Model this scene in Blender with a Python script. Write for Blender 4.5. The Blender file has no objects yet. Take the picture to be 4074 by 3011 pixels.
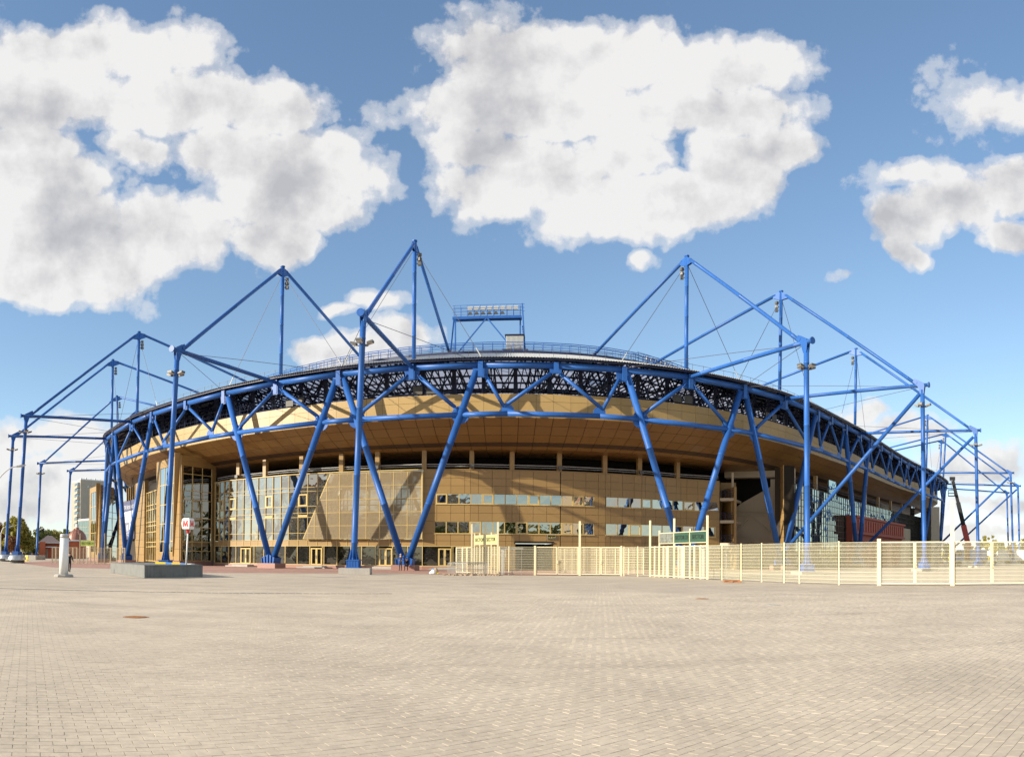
import bpy, math, random
import numpy as np
from mathutils import Vector, Matrix
rng = random.Random(7)
D = bpy.data
scene = bpy.context.scene
col = scene.collection

# ------------------------------------------------------------------ camera (measured from the photograph, photo pixels 4074x3011)
F, YC, ALPHA, ROLL, HC = 2900.0, 2182.0, 0.012, 0.0055, 1.42
_ca, _sa, _cr, _sr = math.cos(ALPHA), math.sin(ALPHA), math.cos(ROLL), math.sin(ROLL)
ROT = np.array([[1, 0, 0], [0, _ca, -_sa], [0, _sa, _ca]]) @ np.array([[_cr, 0, -_sr], [0, 1, 0], [_sr, 0, _cr]])
cam = D.cameras.new('camera'); cam_o = D.objects.new('camera', cam); col.objects.link(cam_o)
cam.type = 'PANO'
cam.panorama_type = 'CENTRAL_CYLINDRICAL'
cam.central_cylindrical_radius = 1.0
cam.central_cylindrical_range_u_min = -2037.0 / F
cam.central_cylindrical_range_u_max = 2037.0 / F
cam.central_cylindrical_range_v_min = -(3011 - YC) / F
cam.central_cylindrical_range_v_max = YC / F
cam.clip_start, cam.clip_end = 0.1, 8000
mw = Matrix.Identity(4)
for i in range(3):
    mw[i][0] = ROT[i][0]; mw[i][1] = ROT[i][2]; mw[i][2] = -ROT[i][1]
mw[2][3] = HC
cam_o.matrix_world = mw
scene.camera = cam_o

def ray(x, y):
    t = (x - 2037.0) / F
    return ROT @ np.array([math.sin(t), math.cos(t), (YC - y) / F])
def W(x, y, r):                       # photo pixel at horizontal range r
    d = ray(x, y); k = r / math.hypot(d[0], d[1])
    return Vector((d[0] * k, d[1] * k, HC + d[2] * k))
def WZ(x, y, z):                      # photo pixel at height z
    d = ray(x, y); k = (z - HC) / d[2]
    return Vector((d[0] * k, d[1] * k, z))
def AT(x, r, z=0.0, y=2210):          # bearing of a photo column, range and height
    d = ray(x, y); k = r / math.hypot(d[0], d[1])
    return Vector((d[0] * k, d[1] * k, z))
def AZ(x, y=2050):
    d = ray(x, y); return math.atan2(d[0], d[1])

# ------------------------------------------------------------------ light and sky
SUN_EL, SUN_AZ = math.radians(20), math.radians(180 + 66)      # azimuth clockwise from +Y: low sun from the left, a little behind the camera
sdir = Vector((math.sin(SUN_AZ) * math.cos(SUN_EL), math.cos(SUN_AZ) * math.cos(SUN_EL), math.sin(SUN_EL)))
sl = D.lights.new('sun', 'SUN'); sl.energy = 5.0; sl.angle = math.radians(0.53); sl.color = (1.0, 0.92, 0.78)
so = D.objects.new('sun', sl); col.objects.link(so); so.rotation_euler = sdir.to_track_quat('Z', 'Y').to_euler(); so.location = (-40, -20, 80)
scene.view_settings.view_transform = 'Standard'; scene.view_settings.look = 'None'
scene.view_settings.exposure = 0.62; scene.view_settings.gamma = 1.0; scene.view_settings.use_curve_mapping = False
scene.render.engine = 'CYCLES'
scene.cycles.use_denoising = True
scene.cycles.max_bounces = 5; scene.cycles.diffuse_bounces = 3; scene.cycles.glossy_bounces = 3; scene.cycles.transparent_max_bounces = 8
scene.cycles.sample_clamp_indirect = 6.0

world = D.worlds.new('World'); scene.world = world; world.use_nodes = True
nt = world.node_tree; nt.nodes.clear()
class NG:                              # tiny node-graph writer
    def __init__(s, t): s.t = t
    def n(s, kind, **kw):
        nd = s.t.nodes.new(kind)
        for k, v in kw.items(): setattr(nd, k, v)
        return nd
    def link(s, a, b): s.t.links.new(a, b)
    def m(s, op, a, b=None, c=None, clamp=False):
        nd = s.t.nodes.new('ShaderNodeMath'); nd.operation = op; nd.use_clamp = clamp
        for i, v in enumerate((a, b, c)):
            if v is None: continue
            if isinstance(v, (int, float)): nd.inputs[i].default_value = v
            else: s.t.links.new(v, nd.inputs[i])
        return nd.outputs[0]
    def ramp(s, fac, stops, interp='LINEAR'):
        nd = s.t.nodes.new('ShaderNodeValToRGB'); nd.color_ramp.interpolation = interp
        e = nd.color_ramp.elements
        while len(e) < len(stops): e.new(0.5)
        for el, (p, c) in zip(e, stops): el.position = p; el.color = (*c, 1) if len(c) == 3 else c
        s.t.links.new(fac, nd.inputs[0]); return nd.outputs[0]
    def noise(s, vec, scale, detail=4, rough=0.5, dist=0.0, out=0, flat=False):
        nd = s.t.nodes.new('ShaderNodeTexNoise'); nd.noise_dimensions = '2D' if flat else '3D'; nd.inputs['Scale'].default_value = scale; nd.inputs['Detail'].default_value = detail
        nd.inputs['Roughness'].default_value = rough; nd.inputs['Distortion'].default_value = dist
        if vec is not None: s.t.links.new(vec, nd.inputs['Vector'])
        return nd.outputs[out]
    def mix(s, fac, a, b, mode='MIX'):
        nd = s.t.nodes.new('ShaderNodeMix'); nd.data_type = 'RGBA'; nd.blend_type = mode
        for sock, v in ((nd.inputs[0], fac), (nd.inputs[6], a), (nd.inputs[7], b)):
            if isinstance(v, (int, float)): sock.default_value = v
            elif isinstance(v, tuple): sock.default_value = (*v, 1) if len(v) == 3 else v
            else: s.t.links.new(v, sock)
        return nd.outputs[2]
g = NG(nt)
sky = g.n('ShaderNodeTexSky', sky_type='NISHITA'); sky.sun_disc = False; sky.sun_elevation = SUN_EL; sky.sun_rotation = SUN_AZ
sky.altitude = 120; sky.air_density = 0.85; sky.dust_density = 0.1; sky.ozone_density = 1.6
tc = g.n('ShaderNodeTexCoord')
sep = g.n('ShaderNodeSeparateXYZ'); g.link(tc.outputs['Generated'], sep.inputs[0])
dx, dy, dz = sep.outputs
az = g.m('ARCTAN2', dx, dy)
hyp = g.m('SQRT', g.m('ADD', g.m('MULTIPLY', dx, dx), g.m('MULTIPLY', dy, dy)))
el = g.m('DIVIDE', dz, g.m('MAXIMUM', hyp, 0.02))
comb = g.n('ShaderNodeCombineXYZ'); g.link(az, comb.inputs[0]); g.link(el, comb.inputs[1])
# large cloud banks: (x, y, half width, half height) in the 2235-wide view of the photograph, strength
BANKS = [(40, 400, 215, 125, 1), (170, 530, 200, 110, 1), (350, 500, 130, 78, 1), (110, 610, 130, 55, .9), (420, 490, 60, 50, .9), (20, 310, 160, 60, .9), (60, 215, 230, 90, .9), (420, 215, 240, 70, .85), (620, 240, 130, 60, .9), (1180, 235, 280, 75, .95), (1270, 130, 300, 90, .9), (200, 120, 260, 70, .85), (1560, 150, 160, 70, .8), (1500, 240, 210, 70, .9), (2150, 230, 120, 60, .5),
         (300, 330, 80, 40, .75), (530, 345, 150, 62, 1), (650, 400, 150, 110, 1), (625, 520, 85, 68, 1), (730, 345, 62, 55, .9), (720, 460, 70, 60, .85), (455, 345, 70, 50, .8),
         (1090, 335, 120, 55, 1), (1190, 390, 190, 90, 1), (1330, 450, 180, 85, 1), (1480, 440, 160, 80, .95), (1590, 380, 115, 75, .9), (1640, 325, 130, 45, .85), (1360, 350, 150, 60, .8), (1010, 305, 70, 34, .7),
         (1965, 480, 80, 58, 1), (2090, 440, 110, 58, 1), (2200, 405, 110, 52, 1), (1965, 545, 38, 36, .9), (2215, 510, 55, 38, .9),
         (1380, 566, 36, 26, .55), (1838, 596, 40, 20, .45), (2030, 375, 110, 26, .42), (1530, 300, 60, 30, .5),
         (715, 775, 66, 36, .85), (790, 760, 70, 30, .8), (875, 725, 75, 36, .85), (835, 664, 70, 22, .65), (742, 686, 30, 16, .6),
         (60, 960, 150, 46, .72), (130, 1050, 200, 60, .76), (40, 1110, 160, 40, .7), (185, 980, 90, 60, .7), (420, 1120, 300, 30, .6),
         (2150, 1020, 170, 48, .66), (1960, 945, 110, 30, .58), (2200, 1100, 160, 36, .6), (2080, 1160, 260, 30, .6), (1900, 905, 50, 20, .4)]
wob = g.noise(comb.outputs[0], 6.5, 8, 0.64, flat=True)
def vm(op, *a):
    nd = nt.nodes.new('ShaderNodeVectorMath'); nd.operation = op
    for i, v in enumerate(a):
        if isinstance(v, tuple): nd.inputs[i].default_value = v
        else: nt.links.new(v, nd.inputs[i])
    return nd.outputs['Value'] if op == 'LENGTH' else nd.outputs['Vector']
warp = vm('ADD', comb.outputs[0], vm('MULTIPLY', vm('SUBTRACT', g.noise(comb.outputs[0], 9.0, 3, 0.6, out=1, flat=True), (0.5, 0.5, 0.5)), (0.075, 0.045, 0.0)))
field = None
for bx_, by_, bw, bh, st in BANKS:
    d = ray(bx_ * 1.8228, by_ * 1.8228)
    a0, e0 = math.atan2(d[0], d[1]), d[2] / math.hypot(d[0], d[1])
    sx, sy = bw * 1.8228 / F, bh * 1.8228 / F
    q = vm('LENGTH', vm('MULTIPLY_ADD', warp, (1 / sx, 1 / sy, 0.0), (-a0 / sx, -e0 / sy, 0.0)))
    v = g.m('MULTIPLY_ADD', q, -st, 1.25 * st)
    field = v if field is None else g.m('MAXIMUM', field, v)
# the same kind of cloud goes on outside the frame
gen = g.noise(comb.outputs[0], 2.1, 2, 0.5, flat=True)
genf = g.m('MULTIPLY', g.m('SUBTRACT', gen, 0.50), 5.0)
aside = g.m('MAXIMUM', g.m('MULTIPLY', g.m('SUBTRACT', g.m('ABSOLUTE', az), 0.74), 4.0, clamp=True), g.m('MULTIPLY', g.m('SUBTRACT', el, 0.46), 2.4, clamp=True))
field = g.m('MAXIMUM', field, g.m('SUBTRACT', genf, g.m('MULTIPLY', g.m('SUBTRACT', 1.0, aside), 6.0)))
vo = g.n('ShaderNodeTexVoronoi'); vo.feature = 'F1'; vo.voronoi_dimensions = '2D'; vo.inputs['Scale'].default_value = 13.0; vo.inputs['Detail'].default_value = 2.0; vo.inputs['Roughness'].default_value = 0.55
g.link(warp, vo.inputs['Vector'])
puff = g.m('SUBTRACT', 0.44, vo.outputs['Distance'])
dens = g.m('ADD', g.m('MULTIPLY_ADD', field, 1.0, 0.30), g.m('ADD', g.m('MULTIPLY', g.m('SUBTRACT', wob, 0.5), 1.7), g.m('MULTIPLY', puff, 0.45)))
mask = g.ramp(dens, [(0.04, (0, 0, 0)), (0.24, (.45, .45, .45)), (0.50, (1, 1, 1))], 'EASE')
soft = g.noise(comb.outputs[0], 3.6, 3, 0.55, flat=True)
wob2 = g.noise(vm('ADD', comb.outputs[0], (-0.022, 0.018, 0.0)), 6.5, 5, 0.60, flat=True)
relief = g.m('MULTIPLY', g.m('SUBTRACT', wob2, wob), 1.9)
core = g.m('ADD', relief, g.m('ADD', g.m('MULTIPLY', g.m('SUBTRACT', field, 0.55), 0.55), g.m('ADD', g.m('MULTIPLY', g.m('SUBTRACT', soft, 0.46), 2.3), g.m('ADD', g.m('MULTIPLY', puff, -0.28), g.m('MULTIPLY', g.m('SUBTRACT', wob, 0.5), -0.4)))), clamp=True)
ccol = g.ramp(core, [(0.0, (.60, .59, .578)), (0.25, (.54, .53, .522)), (0.65, (.43, .425, .43)), (1.0, (.35, .35, .365))])
bg1 = g.n('ShaderNodeBackground'); bg1.inputs[1].default_value = 0.15
tint = vm('MULTIPLY', vm('DIVIDE', sky.outputs[0], vm('ADD', vm('MULTIPLY', sky.outputs[0], (0.065, 0.065, 0.065)), (1.0, 1.0, 1.0))), (1.02, 1.08, 1.10))
g.link(tint, bg1.inputs[0])
bg2 = g.n('ShaderNodeBackground'); bg2.inputs[1].default_value = 1.0; g.link(ccol, bg2.inputs[0])
ms = g.n('ShaderNodeMixShader'); up = g.m('GREATER_THAN', dz, 0.0)
g.link(g.m('MULTIPLY', g.m('MULTIPLY', mask, up), 0.94), ms.inputs[0]); g.link(bg1.outputs[0], ms.inputs[1]); g.link(bg2.outputs[0], ms.inputs[2])
world.cycles.sampling_method = 'MANUAL'; world.cycles.sample_map_resolution = 256
wo = g.n('ShaderNodeOutputWorld'); g.link(ms.outputs[0], wo.inputs[0])

# ------------------------------------------------------------------ materials
def mat(name, colr, rough=0.5, metal=0.0, var=0.0, vscale=3.0, bump=0.0, bscale=40.0, spec=0.5, streak=0.0):
    m = D.materials.new(name); m.use_nodes = True
    t = m.node_tree; gg = NG(t); b = t.nodes['Principled BSDF']
    b.inputs['Base Color'].default_value = (*colr, 1); b.inputs['Roughness'].default_value = rough; b.inputs['Metallic'].default_value = metal
    b.inputs['Specular IOR Level'].default_value = spec
    geo = gg.n('ShaderNodeNewGeometry'); info = gg.n('ShaderNodeObjectInfo')
    if var > 0 or streak > 0:
        nz = gg.noise(geo.outputs['Position'], vscale, 5, 0.6)
        f = gg.m('ADD', gg.m('MULTIPLY', gg.m('SUBTRACT', nz, 0.5), var * 2.2), gg.m('MULTIPLY', gg.m('SUBTRACT', info.outputs['Random'], 0.5), var * 0.9))
        if streak > 0:
            mp = gg.n('ShaderNodeMapping'); mp.inputs['Scale'].default_value = (3.0, 3.0, 0.22); gg.link(geo.outputs['Position'], mp.inputs[0])
            f = gg.m('ADD', f, gg.m('MULTIPLY', gg.m('MINIMUM', gg.m('SUBTRACT', gg.noise(mp.outputs[0], 2.0, 5, 0.65), 0.5), 0.0), streak * 3.0))
        hs = gg.n('ShaderNodeHueSaturation'); hs.inputs['Color'].default_value = (*colr, 1)
        gg.link(gg.m('ADD', 1.0, f), hs.inputs['Value']); gg.link(hs.outputs[0], b.inputs['Base Color'])
        gg.link(gg.m('ADD', rough, gg.m('MULTIPLY', gg.m('SUBTRACT', nz, 0.5), 0.18), clamp=True), b.inputs['Roughness'])
    if bump > 0:
        bp = gg.n('ShaderNodeBump'); bp.inputs['Strength'].default_value = bump; bp.inputs['Distance'].default_value = 0.02
        gg.link(gg.noise(geo.outputs['Position'], bscale, 4, 0.6), bp.inputs['Height']); gg.link(bp.outputs[0], b.inputs['Normal'])
    return m
def glass_mat(name, tint, refl, wave=0.05, wscale=0.9, bodycol=(0.012, 0.011, 0.009)):
    m = D.materials.new(name); m.use_nodes = True; t = m.node_tree; gg = NG(t); t.nodes.clear()
    geo = gg.n('ShaderNodeNewGeometry')
    bp = gg.n('ShaderNodeBump'); bp.inputs['Strength'].default_value = wave; bp.inputs['Distance'].default_value = 0.15
    gg.link(gg.noise(geo.outputs['Position'], wscale, 2, 0.4, 0.4), bp.inputs['Height'])
    gl = gg.n('ShaderNodeBsdfGlossy'); gl.inputs['Roughness'].default_value = 0.015; gl.inputs['Color'].default_value = (*tint, 1); gg.link(bp.outputs[0], gl.inputs['Normal'])
    df = gg.n('ShaderNodeBsdfDiffuse'); df.inputs['Color'].default_value = (*bodycol, 1)
    fr = gg.n('ShaderNodeFresnel'); fr.inputs['IOR'].default_value = 1.5
    mx = gg.n('ShaderNodeMixShader'); gg.link(gg.m('ADD', refl, gg.m('MULTIPLY', fr.outputs[0], 1.0 - refl), clamp=True), mx.inputs[0])
    gg.link(df.outputs[0], mx.inputs[1]); gg.link(gl.outputs[0], mx.inputs[2])
    o = gg.n('ShaderNodeOutputMaterial'); gg.link(mx.outputs[0], o.inputs[0]); return m
M = {}
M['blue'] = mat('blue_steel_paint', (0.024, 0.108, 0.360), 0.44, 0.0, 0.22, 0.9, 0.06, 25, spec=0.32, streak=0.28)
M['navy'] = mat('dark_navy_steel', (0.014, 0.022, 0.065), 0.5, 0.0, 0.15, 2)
M['gold'] = mat('gold_cladding', (0.335, 0.208, 0.072), 0.42, 0.0, 0.10, 0.35, 0.0, streak=0.05)
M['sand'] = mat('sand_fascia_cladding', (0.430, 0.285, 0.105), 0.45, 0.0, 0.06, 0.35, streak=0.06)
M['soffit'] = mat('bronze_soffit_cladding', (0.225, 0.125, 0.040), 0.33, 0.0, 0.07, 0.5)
M['slot'] = mat('dark_vent_strip', (0.06, 0.035, 0.018), 0.6)
M['backing'] = mat('dark_backing', (0.035, 0.024, 0.014), 0.8)
M['frame'] = mat('gold_window_frame', (0.60, 0.44, 0.165), 0.35, 0.0, 0.04, 1.0)
M['glass'] = glass_mat('coated_glass', (0.92, 0.87, 0.76), 0.46, 0.10, 0.8, (0.006, 0.0055, 0.0045))
M['glassg'] = glass_mat('green_coated_glass', (0.70, 0.78, 0.72), 0.45, 0.08, 0.5)
M['glassb'] = glass_mat('tower_glass', (0.84, 0.90, 0.94), 0.58, 0.10, 0.6)
M['shop'] = glass_mat('shop_glass', (0.8, 0.75, 0.65), 0.10, 0.06, 0.8)
M['wood'] = mat('louvre_slats', (0.36, 0.27, 0.145), 0.55, 0.0, 0.14, 2.0)
M['beige'] = mat('beige_render', (0.50, 0.43, 0.31), 0.75, 0.0, 0.08, 0.6, 0.1, 30, streak=0.08)
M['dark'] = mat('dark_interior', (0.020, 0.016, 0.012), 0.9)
M['deck'] = mat('stand_deck', (0.10, 0.10, 0.11), 0.9, 0, 0.1, 1)
M['roof'] = mat('corrugated_roof', (0.56, 0.55, 0.51), 0.38, 0.35, 0.10, 0.5, streak=0.1)
M['granite'] = mat('red_granite', (0.33, 0.175, 0.135), 0.5, 0.0, 0.2, 6, 0.1, 60)
M['concrete'] = mat('concrete', (0.40, 0.37, 0.32), 0.85, 0.0, 0.20, 1.4, 0.25, 30, streak=0.25)
M['darkconc'] = mat('weathered_concrete', (0.175, 0.175, 0.160), 0.85, 0.0, 0.30, 1.6, 0.3, 30, streak=0.45)
M['cream'] = mat('cream_fence_paint', (0.74, 0.655, 0.42), 0.45, 0.0, 0.05, 2)
M['wire'] = mat('cream_fence_wire', (0.70, 0.63, 0.42), 0.5, 0.0, 0.05, 2)
M['cable'] = mat('steel_cable', (0.09, 0.09, 0.11), 0.5, 0.4)
M['lamp'] = mat('lamp_housing', (0.11, 0.105, 0.095), 0.5, 0.2)
M['lens'] = mat('lamp_lens', (0.50, 0.49, 0.44), 0.2)
M['white'] = mat('white_paint', (0.78, 0.77, 0.74), 0.45, 0, 0.05, 2)
M['steel'] = mat('galvanised_steel', (0.42, 0.41, 0.38), 0.4, 0.6, 0.1, 3)
M['alu'] = mat('brushed_aluminium', (0.56, 0.55, 0.52), 0.35, 0.75, 0.08, 2)
M['terra'] = mat('terracotta_render', (0.60, 0.155, 0.065), 0.7, 0, 0.08, 0.8)
M['terrad'] = mat('oxide_red_stone', (0.33, 0.070, 0.036), 0.7, 0, 0.10, 1)
M['copper'] = mat('copper_roof', (0.38, 0.17, 0.115), 0.45, 0.2, 0.15, 1.5)
M['pinkroof'] = mat('faded_pink_roof', (0.55, 0.36, 0.28), 0.6, 0, 0.1, 1)
M['grey'] = mat('grey_tile_wall', (0.44, 0.39, 0.31), 0.8, 0, 0.08, 0.4)
M['tan'] = mat('tan_balcony', (0.44, 0.36, 0.26), 0.8, 0, 0.12, 0.5)
M['winglass'] = glass_mat('house_window_glass', (0.8, 0.82, 0.85), 0.25, 0.05, 0.5)
M['black'] = mat('black_cloth', (0.012, 0.012, 0.014), 0.85)
M['rubber'] = mat('rubber', (0.02, 0.02, 0.02), 0.85)
M['jeans'] = mat('dark_trousers', (0.020, 0.024, 0.040), 0.85)
M['jacket'] = mat('navy_jacket', (0.025, 0.032, 0.070), 0.8)
M['skin'] = mat('skin', (0.50, 0.29, 0.20), 0.55)
M['ghair'] = mat('grey_hair', (0.42, 0.40, 0.37), 0.7)
M['dhair'] = mat('dark_hair', (0.03, 0.02, 0.015), 0.7)
M['redp'] = mat('red_paint', (0.62, 0.035, 0.025), 0.4)
M['redb'] = mat('red_boom_paint', (0.35, 0.035, 0.025), 0.4)
M['yellow'] = mat('yellow_paint', (0.85, 0.66, 0.03), 0.5)
M['sky_blue'] = mat('light_blue_paint', (0.12, 0.33, 0.72), 0.5)
M['lime'] = mat('lime_sign', (0.45, 0.55, 0.10), 0.5, 0, 0.08, 2)
M['yel_sign'] = mat('yellow_sign', (0.48, 0.46, 0.19), 0.5, 0, 0.1, 2)
M['green_sign'] = mat('green_sign', (0.035, 0.090, 0.060), 0.3, 0, 0.1, 2)
M['film'] = mat('crumpled_plastic_film', (0.20, 0.21, 0.18), 0.14, 0, 0.8, 4, 1.0, 7)
M['ink'] = mat('dark_lettering', (0.02, 0.025, 0.02), 0.6)
M['led'] = mat('led_digits', (0.95, 0.75, 0.10), 0.5)
M['panelblack'] = mat('black_display', (0.008, 0.008, 0.008), 0.3)
M['banner'] = mat('banner_navy', (0.075, 0.080, 0.150), 0.6, 0, 0.08, 2)
M['bannerw'] = mat('banner_white', (0.62, 0.62, 0.66), 0.6, 0, 0.1, 2)
M['bannerg'] = mat('banner_grey', (0.20, 0.20, 0.25), 0.6, 0, 0.15, 2)
M['rust'] = mat('rusty_iron', (0.30, 0.13, 0.045), 0.8, 0, 0.3, 12, 0.3, 80)
M['pallet'] = mat('weathered_orange_wood', (0.42, 0.17, 0.06), 0.8, 0, 0.3, 6)
M['rubble'] = mat('rubble', (0.42, 0.30, 0.20), 0.9, 0, 0.35, 6)
M['bark'] = mat('bark', (0.09, 0.065, 0.045), 0.9, 0, 0.2, 6)
M['carsilver'] = mat('silver_car_paint', (0.45, 0.46, 0.47), 0.3, 0.4)
M['truckblue'] = mat('blue_truck_paint', (0.06, 0.16, 0.42), 0.4)
M['darkglass'] = mat('dark_car_glass', (0.02, 0.022, 0.025), 0.1)
M['mesh_grey'] = mat('dark_grille', (0.10, 0.095, 0.085), 0.6, 0.3)
def leaf_mat(name, a, b):
    m = D.materials.new(name); m.use_nodes = True; t = m.node_tree; gg = NG(t); p = t.nodes['Principled BSDF']
    geo = gg.n('ShaderNodeNewGeometry')
    c = gg.mix(gg.m('ADD', gg.m('MULTIPLY', geo.outputs['Random Per Island'], 0.6), gg.m('MULTIPLY', gg.noise(geo.outputs['Position'], 0.45, 3), 0.5), clamp=True), a, b)
    gg.link(c, p.inputs['Base Color']); p.inputs['Roughness'].default_value = 0.6
    tr = gg.n('ShaderNodeBsdfTranslucent'); gg.link(c, tr.inputs[0])
    mx = gg.n('ShaderNodeMixShader'); mx.inputs[0].default_value = 0.25; gg.link(p.outputs[0], mx.inputs[1]); gg.link(tr.outputs[0], mx.inputs[2])
    gg.link(mx.outputs[0], t.nodes['Material Output'].inputs[0]); return m
M['leaf_y'] = leaf_mat('yellow_green_leaves', (0.52, 0.42, 0.07), (0.20, 0.20, 0.045))
M['leaf_g'] = leaf_mat('dark_green_leaves', (0.21, 0.22, 0.055), (0.085, 0.11, 0.030))
M['leaf_o'] = leaf_mat('rust_leaves', (0.40, 0.15, 0.06), (0.17, 0.095, 0.035))
M['leaf_a'] = leaf_mat('autumn_yellow_leaves', (0.34, 0.22, 0.03), (0.13, 0.11, 0.03))
# translucent roof panel
m = D.materials.new('polycarbonate_panel'); m.use_nodes = True; t = m.node_tree; gg = NG(t); t.nodes.clear()
tl = gg.n('ShaderNodeBsdfTranslucent'); tl.inputs[0].default_value = (0.50, 0.48, 0.54, 1)
df = gg.n('ShaderNodeBsdfDiffuse'); df.inputs[0].default_value = (0.42, 0.42, 0.45, 1)
tp = gg.n('ShaderNodeBsdfTransparent'); tp.inputs[0].default_value = (0.92, 0.92, 0.95, 1)
m1 = gg.n('ShaderNodeMixShader'); m1.inputs[0].default_value = 0.25; gg.link(tl.outputs[0], m1.inputs[1]); gg.link(df.outputs[0], m1.inputs[2])
m2 = gg.n('ShaderNodeMixShader'); m2.inputs[0].default_value = 0.15; gg.link(m1.outputs[0], m2.inputs[1]); gg.link(tp.outputs[0], m2.inputs[2])
o_ = gg.n('ShaderNodeOutputMaterial'); gg.link(m2.outputs[0], o_.inputs[0]); M['poly'] = m
# paving
PAV_ANG = math.radians(38)
def paving_mat(name, c1, c2, mortar, w, h, stains=(0.5, 0.5, 0.48), geometry=False):
    m = D.materials.new(name); m.use_nodes = True; t = m.node_tree; gg = NG(t); b = t.nodes['Principled BSDF']
    geo = gg.n('ShaderNodeNewGeometry')
    mp = gg.n('ShaderNodeMapping'); mp.inputs['Rotation'].default_value = (0, 0, -PAV_ANG); gg.link(geo.outputs['Position'], mp.inputs[0])
    big = gg.noise(geo.outputs['Position'], 0.055, 5, 0.6); med = gg.noise(geo.outputs['Position'], 0.5, 5, 0.65); fin = gg.noise(geo.outputs['Position'], 9.0, 4, 0.7)
    if not geometry:
        br = gg.n('ShaderNodeTexBrick'); br.offset = 0.5; br.inputs['Scale'].default_value = 1.0
        br.inputs['Brick Width'].default_value = w; br.inputs['Row Height'].default_value = h; br.inputs['Mortar Size'].default_value = 0.008
        br.inputs['Mortar Smooth'].default_value = 0.3; br.inputs['Bias'].default_value = 0.0
        br.inputs['Color1'].default_value = (*c1, 1); br.inputs['Color2'].default_value = (*c2, 1); br.inputs['Mortar'].default_value = (*mortar, 1)
        gg.link(mp.outputs[0], br.inputs['Vector']); base = br.outputs['Color']
    else:
        base = gg.mix(geo.outputs['Random Per Island'], c1, c2)
    v = gg.m('ADD', 1.0, gg.m('ADD', gg.m('MULTIPLY', gg.m('SUBTRACT', big, 0.5), 0.55), gg.m('ADD', gg.m('MULTIPLY', gg.m('SUBTRACT', med, 0.5), 0.75), gg.m('MULTIPLY', gg.m('SUBTRACT', fin, 0.5), 0.6))))
    hs = gg.n('ShaderNodeHueSaturation'); gg.link(base, hs.inputs['Color']); gg.link(v, hs.inputs['Value'])
    # pale lime stains and dark grime with shapes of their own
    mp2 = gg.n('ShaderNodeMapping'); mp2.inputs['Scale'].default_value = (0.22, 0.5, 1); mp2.inputs['Rotation'].default_value = (0, 0, 0.5); gg.link(geo.outputs['Position'], mp2.inputs[0])
    st = gg.m('MULTIPLY', gg.m('SUBTRACT', gg.noise(mp2.outputs[0], 1.0, 7, 0.7, 0.4), 0.64), 7.0, clamp=True)
    c = gg.mix(gg.m('MULTIPLY', st, 0.6), hs.outputs[0], stains)
    mp3 = gg.n('ShaderNodeMapping'); mp3.inputs['Scale'].default_value = (0.05, 0.9, 1); mp3.inputs['Rotation'].default_value = (0, 0, -0.35); gg.link(geo.outputs['Position'], mp3.inputs[0])
    ty = gg.m('MULTIPLY', gg.m('SUBTRACT', gg.noise(mp3.outputs[0], 1.0, 4, 0.6, 0.6), 0.60), 6.0, clamp=True)
    c = gg.mix(gg.m('MULTIPLY', ty, 0.40), c, (0.20, 0.165, 0.125))
    sp = gg.m('MULTIPLY', gg.m('SUBTRACT', gg.noise(geo.outputs['Position'], 1.3, 3, 0.5, 1.5), 0.70), 9.0, clamp=True)
    c = gg.mix(gg.m('MULTIPLY', sp, 0.6), c, (0.15, 0.125, 0.10))
    gg.link(c, b.inputs['Base Color']); b.inputs['Roughness'].default_value = 0.85; b.inputs['Specular IOR Level'].default_value = 0.25
    bp = gg.n('ShaderNodeBump'); bp.inputs['Strength'].default_value = 0.5; bp.inputs['Distance'].default_value = 0.010
    hgt = gg.m('ADD', gg.m('MULTIPLY', fin, 0.5), gg.m('MULTIPLY', gg.noise(geo.outputs['Position'], 45.0, 3, 0.6), 0.3))
    if not geometry: hgt = gg.m('SUBTRACT', hgt, gg.m('MULTIPLY', br.outputs['Fac'], 0.7))
    gg.link(hgt, bp.inputs['Height']); gg.link(bp.outputs[0], b.inputs['Normal'])
    return m
C1, C2, CM = (0.575, 0.480, 0.365), (0.540, 0.450, 0.342), (0.37, 0.305, 0.23)
M['plaza'] = paving_mat('plaza_setts', C1, C2, CM, 0.20, 0.10)
M['paver'] = paving_mat('sett_stone', C1, C2, CM, 0.20, 0.10, geometry=True)
M['apron'] = paving_mat('red_paving', (0.46, 0.26, 0.20), (0.40, 0.235, 0.185), (0.30, 0.20, 0.16), 0.4, 0.4, stains=(0.52, 0.42, 0.36))
M['land'] = mat('distant_ground', (0.16, 0.15, 0.11), 0.95, 0, 0.3, 0.02)

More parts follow.
